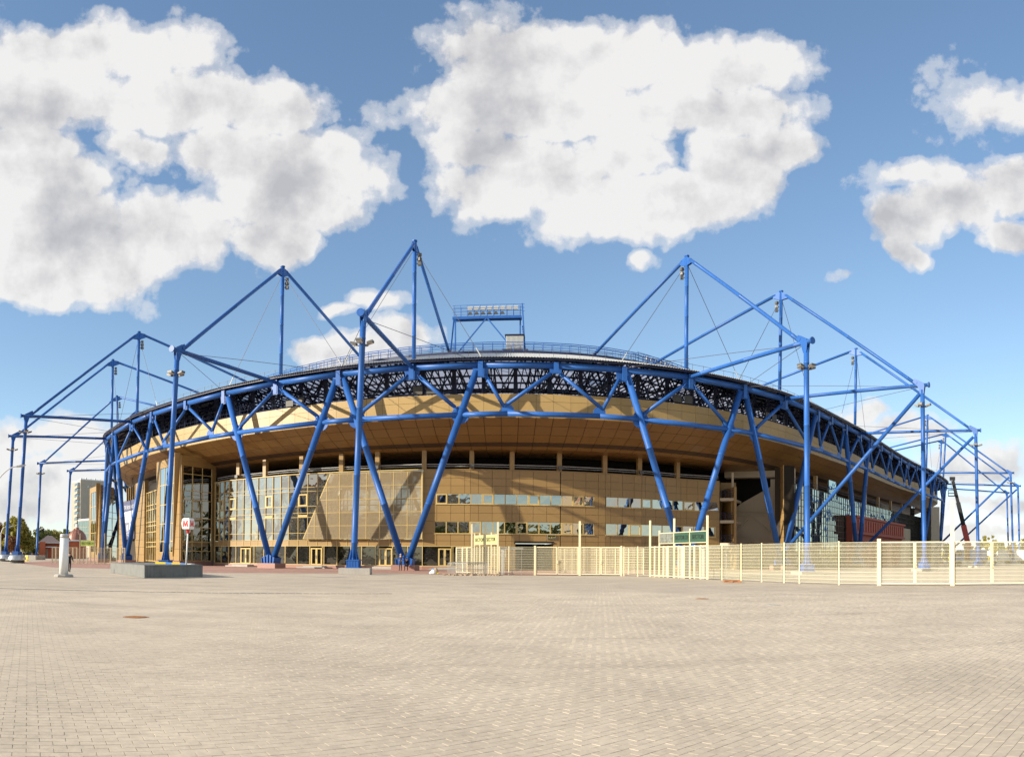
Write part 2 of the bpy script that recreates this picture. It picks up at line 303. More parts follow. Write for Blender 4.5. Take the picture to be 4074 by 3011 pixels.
# ------------------------------------------------------------------ mesh helpers
class MB:
    def __init__(s): s.v = []; s.f = []
    def hexa(s, p):
        b = len(s.v); s.v += [tuple(q) for q in p]
        s.f += [(b, b + 3, b + 2, b + 1), (b + 4, b + 5, b + 6, b + 7), (b, b + 1, b + 5, b + 4), (b + 1, b + 2, b + 6, b + 5), (b + 2, b + 3, b + 7, b + 6), (b + 3, b, b + 4, b + 7)]; return s
    def box(s, c, size, rz=0.0):
        c = Vector(c); hx, hy, hz = size[0] / 2, size[1] / 2, size[2] / 2; ca, sa = math.cos(rz), math.sin(rz)
        def q(x, y, z): return (c.x + x * ca - y * sa, c.y + x * sa + y * ca, c.z + z)
        return s.hexa([q(-hx, -hy, -hz), q(hx, -hy, -hz), q(hx, hy, -hz), q(-hx, hy, -hz), q(-hx, -hy, hz), q(hx, -hy, hz), q(hx, hy, hz), q(-hx, hy, hz)])
    def tube(s, p, q, r, r2=None, n=12, cap=True):
        p, q = Vector(p), Vector(q); d = (q - p)
        if d.length < 1e-6: return s
        d.normalize(); a = d.orthogonal().normalized(); c = d.cross(a); r2 = r if r2 is None else r2; b = len(s.v)
        for i in range(n):
            t = 2 * math.pi * i / n; e = a * math.cos(t) + c * math.sin(t)
            s.v.append(tuple(p + e * r)); s.v.append(tuple(q + e * r2))
        for i in range(n):
            j = (i + 1) % n; s.f.append((b + 2 * i, b + 2 * j, b + 2 * j + 1, b + 2 * i + 1))
        if cap: s.f.append(tuple(b + 2 * i for i in reversed(range(n)))); s.f.append(tuple(b + 2 * i + 1 for i in range(n)))
        return s
    def band_tube(s, p, q, r, n=16, bands=(.33, .66)):
        p, q = Vector(p), Vector(q); L = (q - p).length; d = (q - p).normalized(); a = d.orthogonal().normalized(); c = d.cross(a); w = .05 / L; st = [(0, r)]
        for f in bands: st += [(f - w * 1.3, r), (f - w, r * 1.07), (f + w, r * 1.07), (f + w * 1.3, r)]
        st.append((1, r)); b = len(s.v)
        for f, rr in st:
            o = p.lerp(q, f)
            for i in range(n): t = 2 * math.pi * i / n; s.v.append(tuple(o + (a * math.cos(t) + c * math.sin(t)) * rr))
        for j in range(len(st) - 1):
            for i in range(n): k = (i + 1) % n; s.f.append((b + j * n + i, b + j * n + k, b + (j + 1) * n + k, b + (j + 1) * n + i))
        s.f.append(tuple(b + i for i in reversed(range(n)))); s.f.append(tuple(b + (len(st) - 1) * n + i for i in range(n))); return s
    def path(s, pts, r, n=8):
        for a, b in zip(pts, pts[1:]): s.tube(a, b, r, n=n)
        return s
    def bar(s, p, q, w, h, up=(0, 0, 1)):
        p, q = Vector(p), Vector(q); d = (q - p).normalized(); up = Vector(up)
        sd = d.cross(up)
        if sd.length < 1e-4: sd = d.cross(Vector((0, 1, 0)))
        sd.normalize(); u = sd.cross(d).normalized(); sd = sd * w / 2; u = u * h / 2
        return s.hexa([p - sd - u, q - sd - u, q + sd - u, p + sd - u, p - sd + u, q - sd + u, q + sd + u, p + sd + u])
    def prism(s, pts, ext):
        ext = Vector(ext); b = len(s.v); n = len(pts)
        s.v += [tuple(Vector(p)) for p in pts] + [tuple(Vector(p) + ext) for p in pts]
        s.f.append(tuple(range(b, b + n))); s.f.append(tuple(reversed(range(b + n, b + 2 * n))))
        for i in range(n):
            j = (i + 1) % n; s.f.append((b + j, b + i, b + n + i, b + n + j))
        return s
    def lathe(s, c, prof, n=24, a0=0.0, a1=2 * math.pi):
        c = Vector(c); b = len(s.v); full = abs(a1 - a0 - 2 * math.pi) < 1e-6; k = n if full else n + 1
        for (r, z) in prof:
            for i in range(k):
                t = a0 + (a1 - a0) * i / n; s.v.append((c.x + r * math.cos(t), c.y + r * math.sin(t), c.z + z))
        for j in range(len(prof) - 1):
            for i in range(n):
                i2 = (i + 1) % k; s.f.append((b + j * k + i, b + j * k + i2, b + (j + 1) * k + i2, b + (j + 1) * k + i))
        return s
    def quad(s, a, b, c, d):
        k = len(s.v); s.v += [tuple(a), tuple(b), tuple(c), tuple(d)]; s.f.append((k, k + 1, k + 2, k + 3)); return s
    def build(s, name, material, parent=None, smooth=False, **props):
        off = wloc(parent) if parent is not None else Vector((0, 0, 0))
        me = D.meshes.new(name)
        me.from_pydata([(x - off.x, y - off.y, z - off.z) for x, y, z in s.v], [], s.f)
        me.materials.append(M[material] if isinstance(material, str) else material)
        if smooth: me.polygons.foreach_set('use_smooth', [True] * len(me.polygons))
        me.update()
        o = D.objects.new(name, me); col.objects.link(o); o.parent = parent
        for k, v in props.items(): o[k] = v
        return o
def wloc(o):
    v = Vector((0, 0, 0))
    while o is not None: v = v + Vector(o.location); o = o.parent
    return v
def smooth_tubes(o):                    # smooth sides, flat caps
    for p in o.data.polygons: p.use_smooth = len(p.vertices) == 4
    return o
def thing(name, label, cat, loc=(0, 0, 0), group=None):
    o = D.objects.new(name, None); col.objects.link(o); o.location = loc; o['label'] = label; o['category'] = cat
    o.empty_display_size = 0.2
    if group: o['group'] = group
    return o
def tag(o, label, cat, group=None):
    o['label'] = label; o['category'] = cat
    if group: o['group'] = group
    return o
def part(name, parent, loc=None):
    o = D.objects.new(name, None); col.objects.link(o); o.parent = parent
    if loc is not None: o.location = Vector(loc) - wloc(parent)
    return o
def text(name, body, parent, origin, right, up, size, material, ext=0.004, align='CENTER', sx=1.0):
    c = D.curves.new(name, 'FONT'); c.body = body; c.size = size; c.extrude = ext; c.align_x = align; c.align_y = 'CENTER'; c.resolution_u = 3
    tmp = D.objects.new('tmp', c); col.objects.link(tmp)
    me = D.meshes.new_from_object(tmp.evaluated_get(bpy.context.evaluated_depsgraph_get())); D.objects.remove(tmp); D.curves.remove(c)
    me.materials.clear(); me.materials.append(M[material]); o = D.objects.new(name, me); col.objects.link(o); o.parent = parent
    r, u = Vector(right).normalized(), Vector(up).normalized(); nrm = r.cross(u)
    mm = Matrix.Identity(4)
    for i in range(3): mm[i][0] = r[i] * sx; mm[i][1] = u[i]; mm[i][2] = nrm[i]; mm[i][3] = origin[i] - wloc(parent)[i]
    o.matrix_local = mm; return o
# ------------------------------------------------------------------ the setting: ground, plaza, red apron
def sheet(name, pts, z, material, parent=None):
    b = MB(); k = len(pts); b.v = [(p[0], p[1], z) for p in pts]; b.f = [tuple(range(k))]
    o = b.build(name, material, parent); o['kind'] = 'structure'; return o
circ = lambda r, n=64: [(r * math.cos(2 * math.pi * i / n), r * math.sin(2 * math.pi * i / n)) for i in range(n)]
sheet('ground', circ(4000), -0.016, 'land')
plaza = sheet('plaza', circ(330, 96), -0.008, 'plaza')

# ------------------------------------------------------------------ stadium: plan of the steel ring
ZR, ZL, ZI, ZO, ZRIDGE = 20.6, 15.72, 33.7, 20.4, 27.5
NODES = [('F', 'mast', WZ(542, 1636, ZI)), ('E', 'mast', WZ(465, 1578, ZI))]
for nm, ty, x, y in [('D', 'mast', 422, 1745), ('', 'star', 464, 1722), ('C', 'mast', 523, 1679), ('', 'star', 607, 1647), ('', 'mid', 741, 1605), ('', 'star', 893, 1564),
                     ('B', 'mast', 1101, 1524), ('', 'star', 1345, 1487), ('A', 'mast', 1631, 1463), ('', 'star', 1919, 1450), ('', 'mid', 2213, 1454), ('', 'star', 2482, 1470),
                     ('G', 'mast', 2740, 1499), ('', 'star', 2955, 1541), ('H', 'mast', 3121, 1586), ('', 'star', 3250, 1640), ('', 'mid', 3298, 1666), ('', 'star', 3358, 1697),
                     ('I', 'mast', 3419, 1724), ('', 'star', 3458, 1752), ('', 'mid', 3500, 1779), ('', 'star', 3540, 1803), ('', 'node', 3576, 1825), ('', 'star', 3608, 1843), ('', 'mid', 3640, 1859), ('', 'star', 3668, 1871), ('J', 'mast', 3697, 1882)]:
    NODES.append((nm, ty, WZ(x, y, ZR)))
NODES += [('K', 'mast', WZ(3763, 1724, ZI)), ('L', 'mast', WZ(3746, 1751, ZI))]
ctr = Vector((20, 170, 0))
anch = [Vector((p.x, p.y, 0)) for _, _, p in NODES]
mains = [Vector((p.x, p.y, 0)) for n_, t_, p in NODES if n_]
allp = anch + [2 * ctr - p for p in mains]
P = np.array([(p.x, p.y) for p in allp]); nP = len(P)
dense = []
for i in range(nP):
    p0, p1, p2, p3 = P[(i - 1) % nP], P[i], P[(i + 1) % nP], P[(i + 2) % nP]
    k = max(4, int(np.linalg.norm(p2 - p1) / 0.5))
    for j in range(k):
        t = j / k
        dense.append(0.5 * ((2 * p1) + (-p0 + p2) * t + (2 * p0 - 5 * p1 + 4 * p2 - p3) * t * t + (-p0 + 3 * p1 - 3 * p2 + p3) * t ** 3))
dense = np.array(dense)
def resample(a, step):
    d = np.linalg.norm(np.diff(np.vstack([a, a[:1]]), axis=0), axis=1); s = np.concatenate([[0], np.cumsum(d)]); n = int(s[-1] / step)
    u = np.arange(n) * s[-1] / n; b = np.vstack([a, a[:1]])
    return np.stack([np.interp(u, s, b[:, 0]), np.interp(u, s, b[:, 1])], 1), s[-1]
def gsm(a, sig, step):
    k = int(3 * sig / step); w = np.exp(-0.5 * (np.arange(-k, k + 1) * step / sig) ** 2); w /= w.sum()
    ext = np.vstack([a[-k:], a, a[:k]]); return np.stack([np.convolve(ext[:, i], w, 'valid') for i in range(2)], 1)
STEP = 0.5
cur, LEN = resample(dense, STEP); cur = gsm(cur, 4.0, STEP)
cur, LEN = resample(cur, STEP); NS = len(cur); STEP = LEN / NS
tan = np.roll(cur, -3, 0) - np.roll(cur, 3, 0); tan /= np.linalg.norm(tan, axis=1)[:, None]
tan = gsm(tan, 14.0, STEP); tan /= np.linalg.norm(tan, axis=1)[:, None]
inw = np.stack([-tan[:, 1], tan[:, 0]], 1)          # travelling left to right along the near side, inwards is to the left
def R(s, d=0.0, z=0.0):                              # ring curve at arclength s, d metres inwards, height z
    q = (s / STEP) % NS; i = int(q); f = q - i; j = (i + 1) % NS
    p = cur[i] * (1 - f) + cur[j] * f; n = inw[i] * (1 - f) + inw[j] * f
    return Vector((p[0] + n[0] * d, p[1] + n[1] * d, z))
def Rn(s): i = int(s / STEP) % NS; return Vector((-inw[i][0], -inw[i][1], 0))
def s_of(p): return int(np.argmin((cur[:, 0] - p[0]) ** 2 + (cur[:, 1] - p[1]) ** 2)) * STEP
RN = [(nm, ty, s_of(p)) for nm, ty, p in NODES]
# missing nodes between E-F, D-E, J-K, K-L
def between(a, b, types):
    sa = next(s for n, t, s in RN if n == a); sb = next(s for n, t, s in RN if n == b); k = len(types) + 1
    return [('', t, sa + (sb - sa) * (i + 1) / k) for i, t in enumerate(types)]
RN[0:0] = []
if RN[0][2] > RN[1][2]: RN = [(n, t, s - LEN if s > LEN * 0.75 else s) for n, t, s in RN]
RN += between('F', 'E', ['star']) + between('E', 'D', ['star', 'mid', 'star']) + between('J', 'K', ['star', 'mid', 'star']) + between('K', 'L', ['star'])
RN.sort(key=lambda q: q[2])
s0, s1 = RN[0][2], RN[-1][2]
RN.insert(0, ('', 'star', s0 - 7.4)); RN.append(('', 'star', s1 + 7.4))
s0, s1 = RN[0][2], RN[-1][2]
k = int((LEN - (s1 - s0)) / 7.5)
BACK = [s1 + (LEN - (s1 - s0)) * i / k for i in range(k + 1)]
FR = [s for _, _, s in RN]
S_OF = {n: s for n, t, s in RN if n}

stadium = thing('stadium', 'bronze clad football stadium with blue tubular steel ring and pale roof', 'stadium', (20, 170, 0))

# red paving round the foot of the stadium
ap = [(60, 2238), (205, 2256), (437, 2262), (813, 2278), (1300, 2280), (1600, 2281), (1900, 2288), (2100, 2289), (2473, 2290), (2590, 2284), (2800, 2272)]
ap = [WZ(x, y, 0.0) for x, y in ap]
apron_pts = [(p.x, p.y) for p in ap] + [tuple(R(S_OF['I'], -8)[:2]), tuple(R(S_OF['K'], -8)[:2]), tuple(R(S_OF['L'] + 20, 5)[:2]), tuple(R(S_OF['G'], 40)[:2]), tuple(R(S_OF['B'], 45)[:2]), tuple(R(S_OF['E'], 25)[:2]), tuple(R(S_OF['E'], -10)[:2])]
apron = sheet('pavement', apron_pts, -0.002, 'apron')

# ---- steel ring
upper = part('upper_ring', stadium); lower = part('lower_ring', stadium)
for a, b in zip(FR, FR[1:]):
    smooth_tubes(MB().tube(R(a, 0, ZR), R(b, 0, ZR), 0.33, n=16).build('ring_tube', 'blue', upper))
for a, b in zip(BACK, BACK[1:]):
    smooth_tubes(MB().tube(R(a, 0, ZR), R(b, 0, ZR), 0.33, n=8).build('ring_tube', 'blue', upper))
def disc(mb, c, nrm, r, th, n=18):
    nrm = Vector(nrm).normalized(); mb.tube(Vector(c) - nrm * th / 2, Vector(c) + nrm * th / 2, r, n=n)
FOOTX = {'D': 408, 'C': 503, 'B': 1080, 'A': 1613, 'G': 2729, 'H': 3112, 'I': 3414}
lowpts = []                             # (s, point) of everything that meets the lower ring
for i, (nm, ty, s) in enumerate(RN):
    top = R(s, 0, ZR); out = Rn(s)
    # node plates on the upper ring
    gp = MB(); tdir = (R(s + 1, 0, 0) - R(s - 1, 0, 0)).normalized()
    h = 1.25 if ty != 'mid' else 0.8; w = 0.85 if ty != 'mid' else 0.7
    gp.prism([top + tdir * -w + Vector((0, 0, .15)), top + tdir * w + Vector((0, 0, .15)), top + tdir * w * .8 + Vector((0, 0, -h)), top + tdir * -w * .8 + Vector((0, 0, -h))], out * 0.06)
    gp.bar(top + out * 0.42 + Vector((0, 0, .25)), top + out * 0.42 + Vector((0, 0, -h)), 0.10, 0.5, tdir)
    gp.build('gusset_plate', 'blue', upper)
    if ty != 'mast' or nm in ('L',): continue
    ls, rs = RN[i - 1][2], RN[i + 1][2]
    if nm in FOOTX: r0 = R(s, 1.6, 0); foot = AT(FOOTX[nm], math.hypot(r0.x, r0.y), 0, 2230)
    else: foot = R(s, 1.6, 0)
    vc = part('v_column', stadium, foot); td = Vector((tdir.x, tdir.y, 0)); od = Vector((-td.y, td.x, 0)); od = od if od.dot(out) > 0 else -od
    ang = math.atan2(td.y, td.x)
    MB().box(foot + Vector((0, 0, .28)), (2.5, 2.0, 0.56), ang).build('plinth', 'granite', vc)
    sh = MB(); z0 = 0.56
    for yo in (-0.55, 0.55):
        sh.prism([foot + td * x_ + od * yo + Vector((0, 0, z_)) for x_, z_ in ((-.80, z0), (.80, z0), (.92, z0 + .62), (0, z0 + 1.0), (-.92, z0 + .62))], od * 0.05)
    for x_ in (-1.0, -.5, 0, .5, 1.0):
        sh.hexa([foot + td * (x_ * .80 - .03) + od * -.6 + Vector((0, 0, z0)), foot + td * (x_ * .80 + .03) + od * -.6 + Vector((0, 0, z0)), foot + td * (x_ * .80 + .03) + od * .72 + Vector((0, 0, z0)), foot + td * (x_ * .80 - .03) + od * .72 + Vector((0, 0, z0)),
                 foot + td * (x_ * .90 - .03) + od * -.6 + Vector((0, 0, z0 + .98 - .36 * abs(x_))), foot + td * (x_ * .90 + .03) + od * -.6 + Vector((0, 0, z0 + .98 - .36 * abs(x_))), foot + td * (x_ * .90 + .03) + od * .72 + Vector((0, 0, z0 + .98 - .36 * abs(x_))), foot + td * (x_ * .90 - .03) + od * .72 + Vector((0, 0, z0 + .98 - .36 * abs(x_)))])
    sh.build('foot_shoe', 'blue', vc)
    for ns, sg in ((ls, -1), (rs, 1)):
        a = foot + td * sg * 0.36 + Vector((0, 0, 1.2)); b = R(ns, 0, ZR - 0.55) - (R(ns + 1, 0, 0) - R(ns - 1, 0, 0)).normalized() * sg * 0.42
        smooth_tubes(MB().band_tube(a, b, 0.345, 20, (.3, .62)).build('leg', 'blue', vc))
        t_ = (ZL - a.z) / (b.z - a.z); c = a.lerp(b, t_); so_ = s_of(c) if s > 0 else s_of(c) - (LEN if s_of(c) > LEN * .6 else 0)
        lowpts.append((so_, c, 'leg'))
        dm = MB(); disc(dm, c - od * 0.05, od, 0.92, 0.06); dm.build('gusset_disc', 'blue', vc)
        # brace from the mast node down to the disc
        br = MB().tube(top + Vector((0, 0, -1.0)) + td * sg * .75, c + Vector((0, 0, .75)) - td * sg * .55, 0.205, n=14)
        br.bar(top + Vector((0, 0, -.7)) + td * sg * .45, top + Vector((0, 0, -1.3)) + td * sg * 1.0, 0.05, 0.55, out)
        br.bar(c + Vector((0, 0, 1.05)) - td * sg * .9, c + Vector((0, 0, .1)) - td * sg * .1, 0.30, 0.30)
        smooth_tubes(br.build('brace', 'blue', stadium))
for i, (nm, ty, s) in enumerate(RN):
    if ty not in ('mid', 'node'): continue
    for sg, ns in ((-1, RN[i - 1][2]), (1, RN[i + 1][2])):
        gs = ns + (s - ns) * 0.36; c = R(gs, 0, ZL); td = (R(gs + 1, 0, 0) - R(gs - 1, 0, 0)).normalized(); out = Rn(gs)
        lowpts.append((gs, c, 'small'))
        MB().prism([c + td * -.62 + Vector((0, 0, .1)), c + td * .62 + Vector((0, 0, .1)), c + td * .62 + Vector((0, 0, .55)), c + td * .35 + Vector((0, 0, .85)), c + td * -.35 + Vector((0, 0, .85)), c + td * -.62 + Vector((0, 0, .55))], out * .08).build('gusset_plate', 'blue', lower)
        smooth_tubes(MB().tube(R(s, 0, ZR - .8) + td * sg * .5, c + Vector((0, 0, .7)) - td * sg * -0.35, 0.19, n=14).build('brace', 'blue', stadium))
        smooth_tubes(MB().tube(R(ns, 0, ZR - 1.0) - td * sg * .45, c + Vector((0, 0, .7)) + td * sg * .35, 0.19, n=14).build('brace', 'blue', stadium))
lowpts.sort(key=lambda q: q[0])
for (sa, a, _), (sb, b, _) in zip(lowpts, lowpts[1:]):
    if (b - a).length > 0.3: smooth_tubes(MB().tube(a, b, 0.27, n=16).build('ring_tube', 'blue', lower))

# ---- fascia, soffit, gallery, stand deck
SV0, SV1 = FR[0] - 10, FR[-1] + 14                   # arc the photograph can see
PW = 1.85
npan = int((SV1 - SV0) / PW)
ss = [SV0 + (SV1 - SV0) * i / npan for i in range(npan + 1)]
ZFT, ZFB, OFF = 18.20, 15.75, 2.1
def band(name, profile, sl, material, parent, **kw):
    b = MB(); k = len(profile)
    for s in sl:
        for d, z in profile: b.v.append(tuple(R(s, d, z)))
    for i in range(len(sl) - 1):
        for j in range(k - 1): b.f.append((i * k + j, (i + 1) * k + j, (i + 1) * k + j + 1, i * k + j + 1))
    return b.build(name, material, parent, **kw)
loop = [LEN * i / 180 for i in range(181)]
fascia = band('fascia', [(OFF + .06, ZFB), (OFF + .06, ZFT), (OFF + .6, ZFT)], loop, 'backing', stadium)
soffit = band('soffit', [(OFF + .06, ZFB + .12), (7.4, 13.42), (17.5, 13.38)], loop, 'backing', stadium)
deck = band('stand_deck', [(OFF + .6, ZFT - .02), (4.2, ZFT - .2), (40, 15.9)], loop, 'deck', stadium)
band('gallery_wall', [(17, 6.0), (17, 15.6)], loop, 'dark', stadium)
def view_rank(p): return math.hypot(p.x, p.y)
def panels(parent, items, material, name='panel', limit=300, material2=None):
    items.sort(key=lambda q: q[0])
    for _, hx in items[:limit]: MB().hexa(hx).build(name, material, parent)
    if len(items) > limit:
        b = MB()
        for _, hx in items[limit:]: b.hexa(hx)
        o = b.build(name, material, parent); o['kind'] = 'stuff'
gp_ = 0.013
def arc_panel(sa, sb, d0, z0, d1, z1, th, ga=gp_):
    e = ga / (sb - sa); a, b = sa + (sb - sa) * e, sb - (sb - sa) * e
    v0, v1 = R(a, d0, z0), R(b, d0, z0); w0, w1 = R(a, d1, z1), R(b, d1, z1)
    dd = Vector((0, 0, z1 - z0)) + (R(a, d1, 0) - R(a, d0, 0)); L = dd.length; up = dd / L
    v0, v1, w0, w1 = v0 + up * ga, v1 + up * ga, w0 - up * ga, w1 - up * ga
    nr = (v1 - v0).cross(w0 - v0).normalized() * th
    return [v0, v1, v1 - nr, v0 - nr, w0, w1, w1 - nr, w0 - nr]
it = []
for a, b in zip(ss, ss[1:]):
    for z0, z1 in ((ZFB, 16.15), (16.15, 17.4), (17.4, ZFT)):
        hx = arc_panel(a, b, OFF, z0, OFF, z1, 0.05)
        it.append((view_rank(hx[0]), hx))
panels(fascia, it, 'sand')
it = []; it2 = []
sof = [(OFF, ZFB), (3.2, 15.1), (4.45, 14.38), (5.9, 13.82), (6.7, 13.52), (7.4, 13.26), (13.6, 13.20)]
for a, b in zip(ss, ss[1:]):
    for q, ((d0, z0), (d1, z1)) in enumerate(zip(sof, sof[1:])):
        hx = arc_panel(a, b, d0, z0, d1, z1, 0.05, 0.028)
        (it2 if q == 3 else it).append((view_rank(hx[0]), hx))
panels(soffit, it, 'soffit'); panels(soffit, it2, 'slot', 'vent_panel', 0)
# railing on top of the fascia, one section per bay
rl = part('fascia_railing', stadium)
for a, b in zip(FR, FR[1:]):
    m_ = MB(); n_ = max(2, int((b - a) / 1.25))
    q = [R(a + (b - a) * i / n_, OFF + .35, ZFT) for i in range(n_ + 1)]
    for u_, v_ in zip(q, q[1:]):
        for zz, rr in ((1.15, .03), (.6, .02), (.16, .05)): m_.tube(u_ + Vector((0, 0, zz)), v_ + Vector((0, 0, zz)), rr, n=5)
    for i, u_ in enumerate(q[:-1]): m_.tube(u_, u_ + Vector((0, 0, 1.15)), .065 if i % 3 == 0 else .025, n=5)
    m_.build('railing_section', 'navy', rl, kind='stuff')
for nm in 'DCBAGH':
    s = S_OF[nm]
    for k_ in (-1, 1):
        a = R(s + .2 + k_ * .75, OFF + .25, ZFT + .12); b = R(s + .2 + k_ * .75 + 1.05, OFF + .25, ZFT + .12)
        MB().bar(a + Vector((0, 0, .5)), b + Vector((0, 0, .5)), .06, .85).build('equipment_cabinet', 'mesh_grey', rl)
# bowl seating that shows as darkness under the roof
# ---- roof: corrugated outer sheets, ridge with catwalk, translucent inner sheets, trusses
roof = part('roof', stadium); DR = 20.5
def zroof(d): return 21.15 + (ZRIDGE - 21.15) * (d + .8) / (DR + .8) if d <= DR else ZRIDGE - 3.4 * (d - DR) / 19.0
for q, sl in ((0, FR), (1, BACK)):
    for a, b in zip(sl, sl[1:]):
        m_ = MB(); n_ = (int((b - a) / 0.28) if q == 0 else 4) * 2
        rows = [(-.8), 10.0, DR]
        for i in range(n_ + 1):
            s = a + (b - a) * i / n_; lift = (0.075 if i % 2 else 0.0) if q == 0 else 0
            for d in rows: m_.v.append(tuple(R(s, d, zroof(d) + lift)))
        for i in range(n_):
            for j in range(2): m_.f.append((i * 3 + j, (i + 1) * 3 + j, (i + 1) * 3 + j + 1, i * 3 + j + 1))
        m_.build('roof_sheet', 'roof', roof)
        m_ = MB(); n_ = 3
        for i in range(n_ + 1):
            s = a + (b - a) * i / n_
            for d in (DR, 30.0, 39.5): m_.v.append(tuple(R(s, d, zroof(d))))
        for i in range(n_):
            for j in range(2): m_.f.append((i * 3 + j, (i + 1) * 3 + j, (i + 1) * 3 + j + 1, i * 3 + j + 1))
        m_.build('translucent_sheet', 'poly', roof)
        m_ = MB()
        for d in (22.0, 24.4, 26.8, 29.2, 31.6, 34.0, 36.4, 38.8):
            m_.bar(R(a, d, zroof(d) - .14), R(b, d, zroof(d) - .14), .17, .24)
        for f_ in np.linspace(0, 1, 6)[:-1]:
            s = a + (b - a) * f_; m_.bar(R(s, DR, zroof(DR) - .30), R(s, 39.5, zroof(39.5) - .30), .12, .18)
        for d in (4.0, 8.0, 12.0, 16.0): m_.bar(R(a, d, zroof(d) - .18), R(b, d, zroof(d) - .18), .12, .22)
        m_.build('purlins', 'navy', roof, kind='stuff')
        # lattice between the radial trusses (near side only)
        if q == 0:
            m_ = MB()
            for d, zt, zb in ((13.5, zroof(13.5) - .3, 21.3), (DR, ZRIDGE - .3, 22.6)):
                m_.bar(R(a, d, zb), R(b, d, zb), .16, .16)
                n_ = 3
                for i in range(n_):
                    sa, sb = a + (b - a) * i / n_, a + (b - a) * (i + 1) / n_
                    m_.bar(R(sa, d, zb if i % 2 else zt), R(sb, d, zt if i % 2 else zb), .11, .11)
            m_.build('lattice_girder', 'navy', roof, kind='stuff')
    for s in sl[:-1] if q else sl:
        m_ = MB()
        bot = [(0.6, 19.9), (7, 20.4), (14, 21.3), (DR, 22.6), (30, 22.8), (39, 23.3)]
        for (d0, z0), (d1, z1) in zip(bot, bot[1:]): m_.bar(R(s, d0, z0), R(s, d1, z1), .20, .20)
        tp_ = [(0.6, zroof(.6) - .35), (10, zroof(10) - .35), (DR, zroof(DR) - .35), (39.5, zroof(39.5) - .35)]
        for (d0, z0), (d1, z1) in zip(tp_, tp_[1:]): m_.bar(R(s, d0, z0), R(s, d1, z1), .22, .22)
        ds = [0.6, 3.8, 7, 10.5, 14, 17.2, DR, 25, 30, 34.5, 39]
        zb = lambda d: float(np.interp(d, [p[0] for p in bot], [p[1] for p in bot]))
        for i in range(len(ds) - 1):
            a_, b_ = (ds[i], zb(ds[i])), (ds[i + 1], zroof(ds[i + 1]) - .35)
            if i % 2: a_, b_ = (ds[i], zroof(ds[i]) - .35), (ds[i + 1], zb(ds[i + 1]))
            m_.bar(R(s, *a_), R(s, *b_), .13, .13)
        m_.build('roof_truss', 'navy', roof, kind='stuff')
# dark stanchions standing behind the railing
for (nm, ty, s) in RN:
    for ds_ in (0.0, 3.6):
        m_ = MB().bar(R(s + ds_, 4.6, 17.6), R(s + ds_, 4.6, 21.9), .42, .42).bar(R(s + ds_ - 2.2, 4.6, 18.2), R(s + ds_ + 0, 4.6, 21.8), .12, .12).bar(R(s + ds_ + 2.0, 4.6, 18.2), R(s + ds_, 4.6, 21.8), .12, .12)
        m_.build('stanchion', 'navy', roof)
# eave edge, snow rail and ridge beam
for a, b in zip(FR, FR[1:]):
    MB().bar(R(a, -.6, 21.06), R(b, -.6, 21.06), .10, .14).build('eave_channel', 'navy', roof)
    m_ = MB()
    for i in range(5): m_.tube(R(a + (b - a) * i / 5, 1.6, zroof(1.6)), R(a + (b - a) * i / 5, 1.6, zroof(1.6) + .75), .02, n=4)
    m_.tube(R(a, 1.6, zroof(1.6) + .72), R(b, 1.6, zroof(1.6) + .72), .02, n=4)
    m_.build('eave_rail', 'mesh_grey', roof, kind='stuff')
    MB().bar(R(a, DR, ZRIDGE + .12), R(b, DR, ZRIDGE + .12), .8, .36).build('catwalk', 'navy', roof)
    m_ = MB(); n_ = max(2, int((b - a) / 1.7))
    for d in (DR - .35, DR + .35):
        for zz, rr in ((1.35, .05), (1.0, .03), (.68, .03)): m_.tube(R(a, d, ZRIDGE + zz), R(b, d, ZRIDGE + zz), rr, n=5)
        for i in range(n_): m_.tube(R(a + (b - a) * i / n_, d, ZRIDGE + .2), R(a + (b - a) * i / n_, d, ZRIDGE + 1.35), .04, n=5)
    m_.build('catwalk_railing', 'blue', roof, kind='stuff')

# ------------------------------------------------------------------ facade paths
KZ = 0.8656                              # facade heights below are written for a wall at a nominal 12.8 m
class Path:
    def __init__(s, pts, kz=KZ):
        s.kz = kz
        s.p = [Vector((q[0], q[1], 0)) for q in pts]; s.l = [0.0]
        for a, b in zip(s.p, s.p[1:]): s.l.append(s.l[-1] + (b - a).length)
        s.L = s.l[-1]; us = np.linspace(0, s.L, 1200); s.us = us; s.az = np.array([math.atan2(*s.at(u)[:2]) for u in us])
    def at(s, u, d=0.0, z=0.0):          # d metres towards the viewer
        i = 0
        while i < len(s.p) - 2 and u > s.l[i + 1]: i += 1
        a, b = s.p[i], s.p[i + 1]; t = (u - s.l[i]) / (s.l[i + 1] - s.l[i]); q = a.lerp(b, t); e = (b - a).normalized()
        return Vector((q.x + e.y * d, q.y - e.x * d, z * s.kz))
    def dir(s, u): return (s.at(min(u + .05, s.L)) - s.at(max(u - .05, 0))).normalized()
    def u(s, x, y=2050): return float(np.interp(AZ(x, y), s.az, s.us))
    def slab(s, mb, u0, u1, z0, z1, d0, d1):
        return mb.hexa([s.at(u0, d1, z0), s.at(u1, d1, z0), s.at(u1, d0, z0), s.at(u0, d0, z0), s.at(u0, d1, z1), s.at(u1, d1, z1), s.at(u1, d0, z1), s.at(u0, d0, z1)])
    def kinks(s, u0, u1): return [u0] + [l for l in s.l if u0 + .02 < l < u1 - .02] + [u1]
    def long(s, mb, u0, u1, z0, z1, d0, d1):
        k = s.kinks(u0, u1)
        for a, b in zip(k, k[1:]): s.slab(mb, a, b, z0, z1, d0, d1)
        return mb
ZT = 12.8
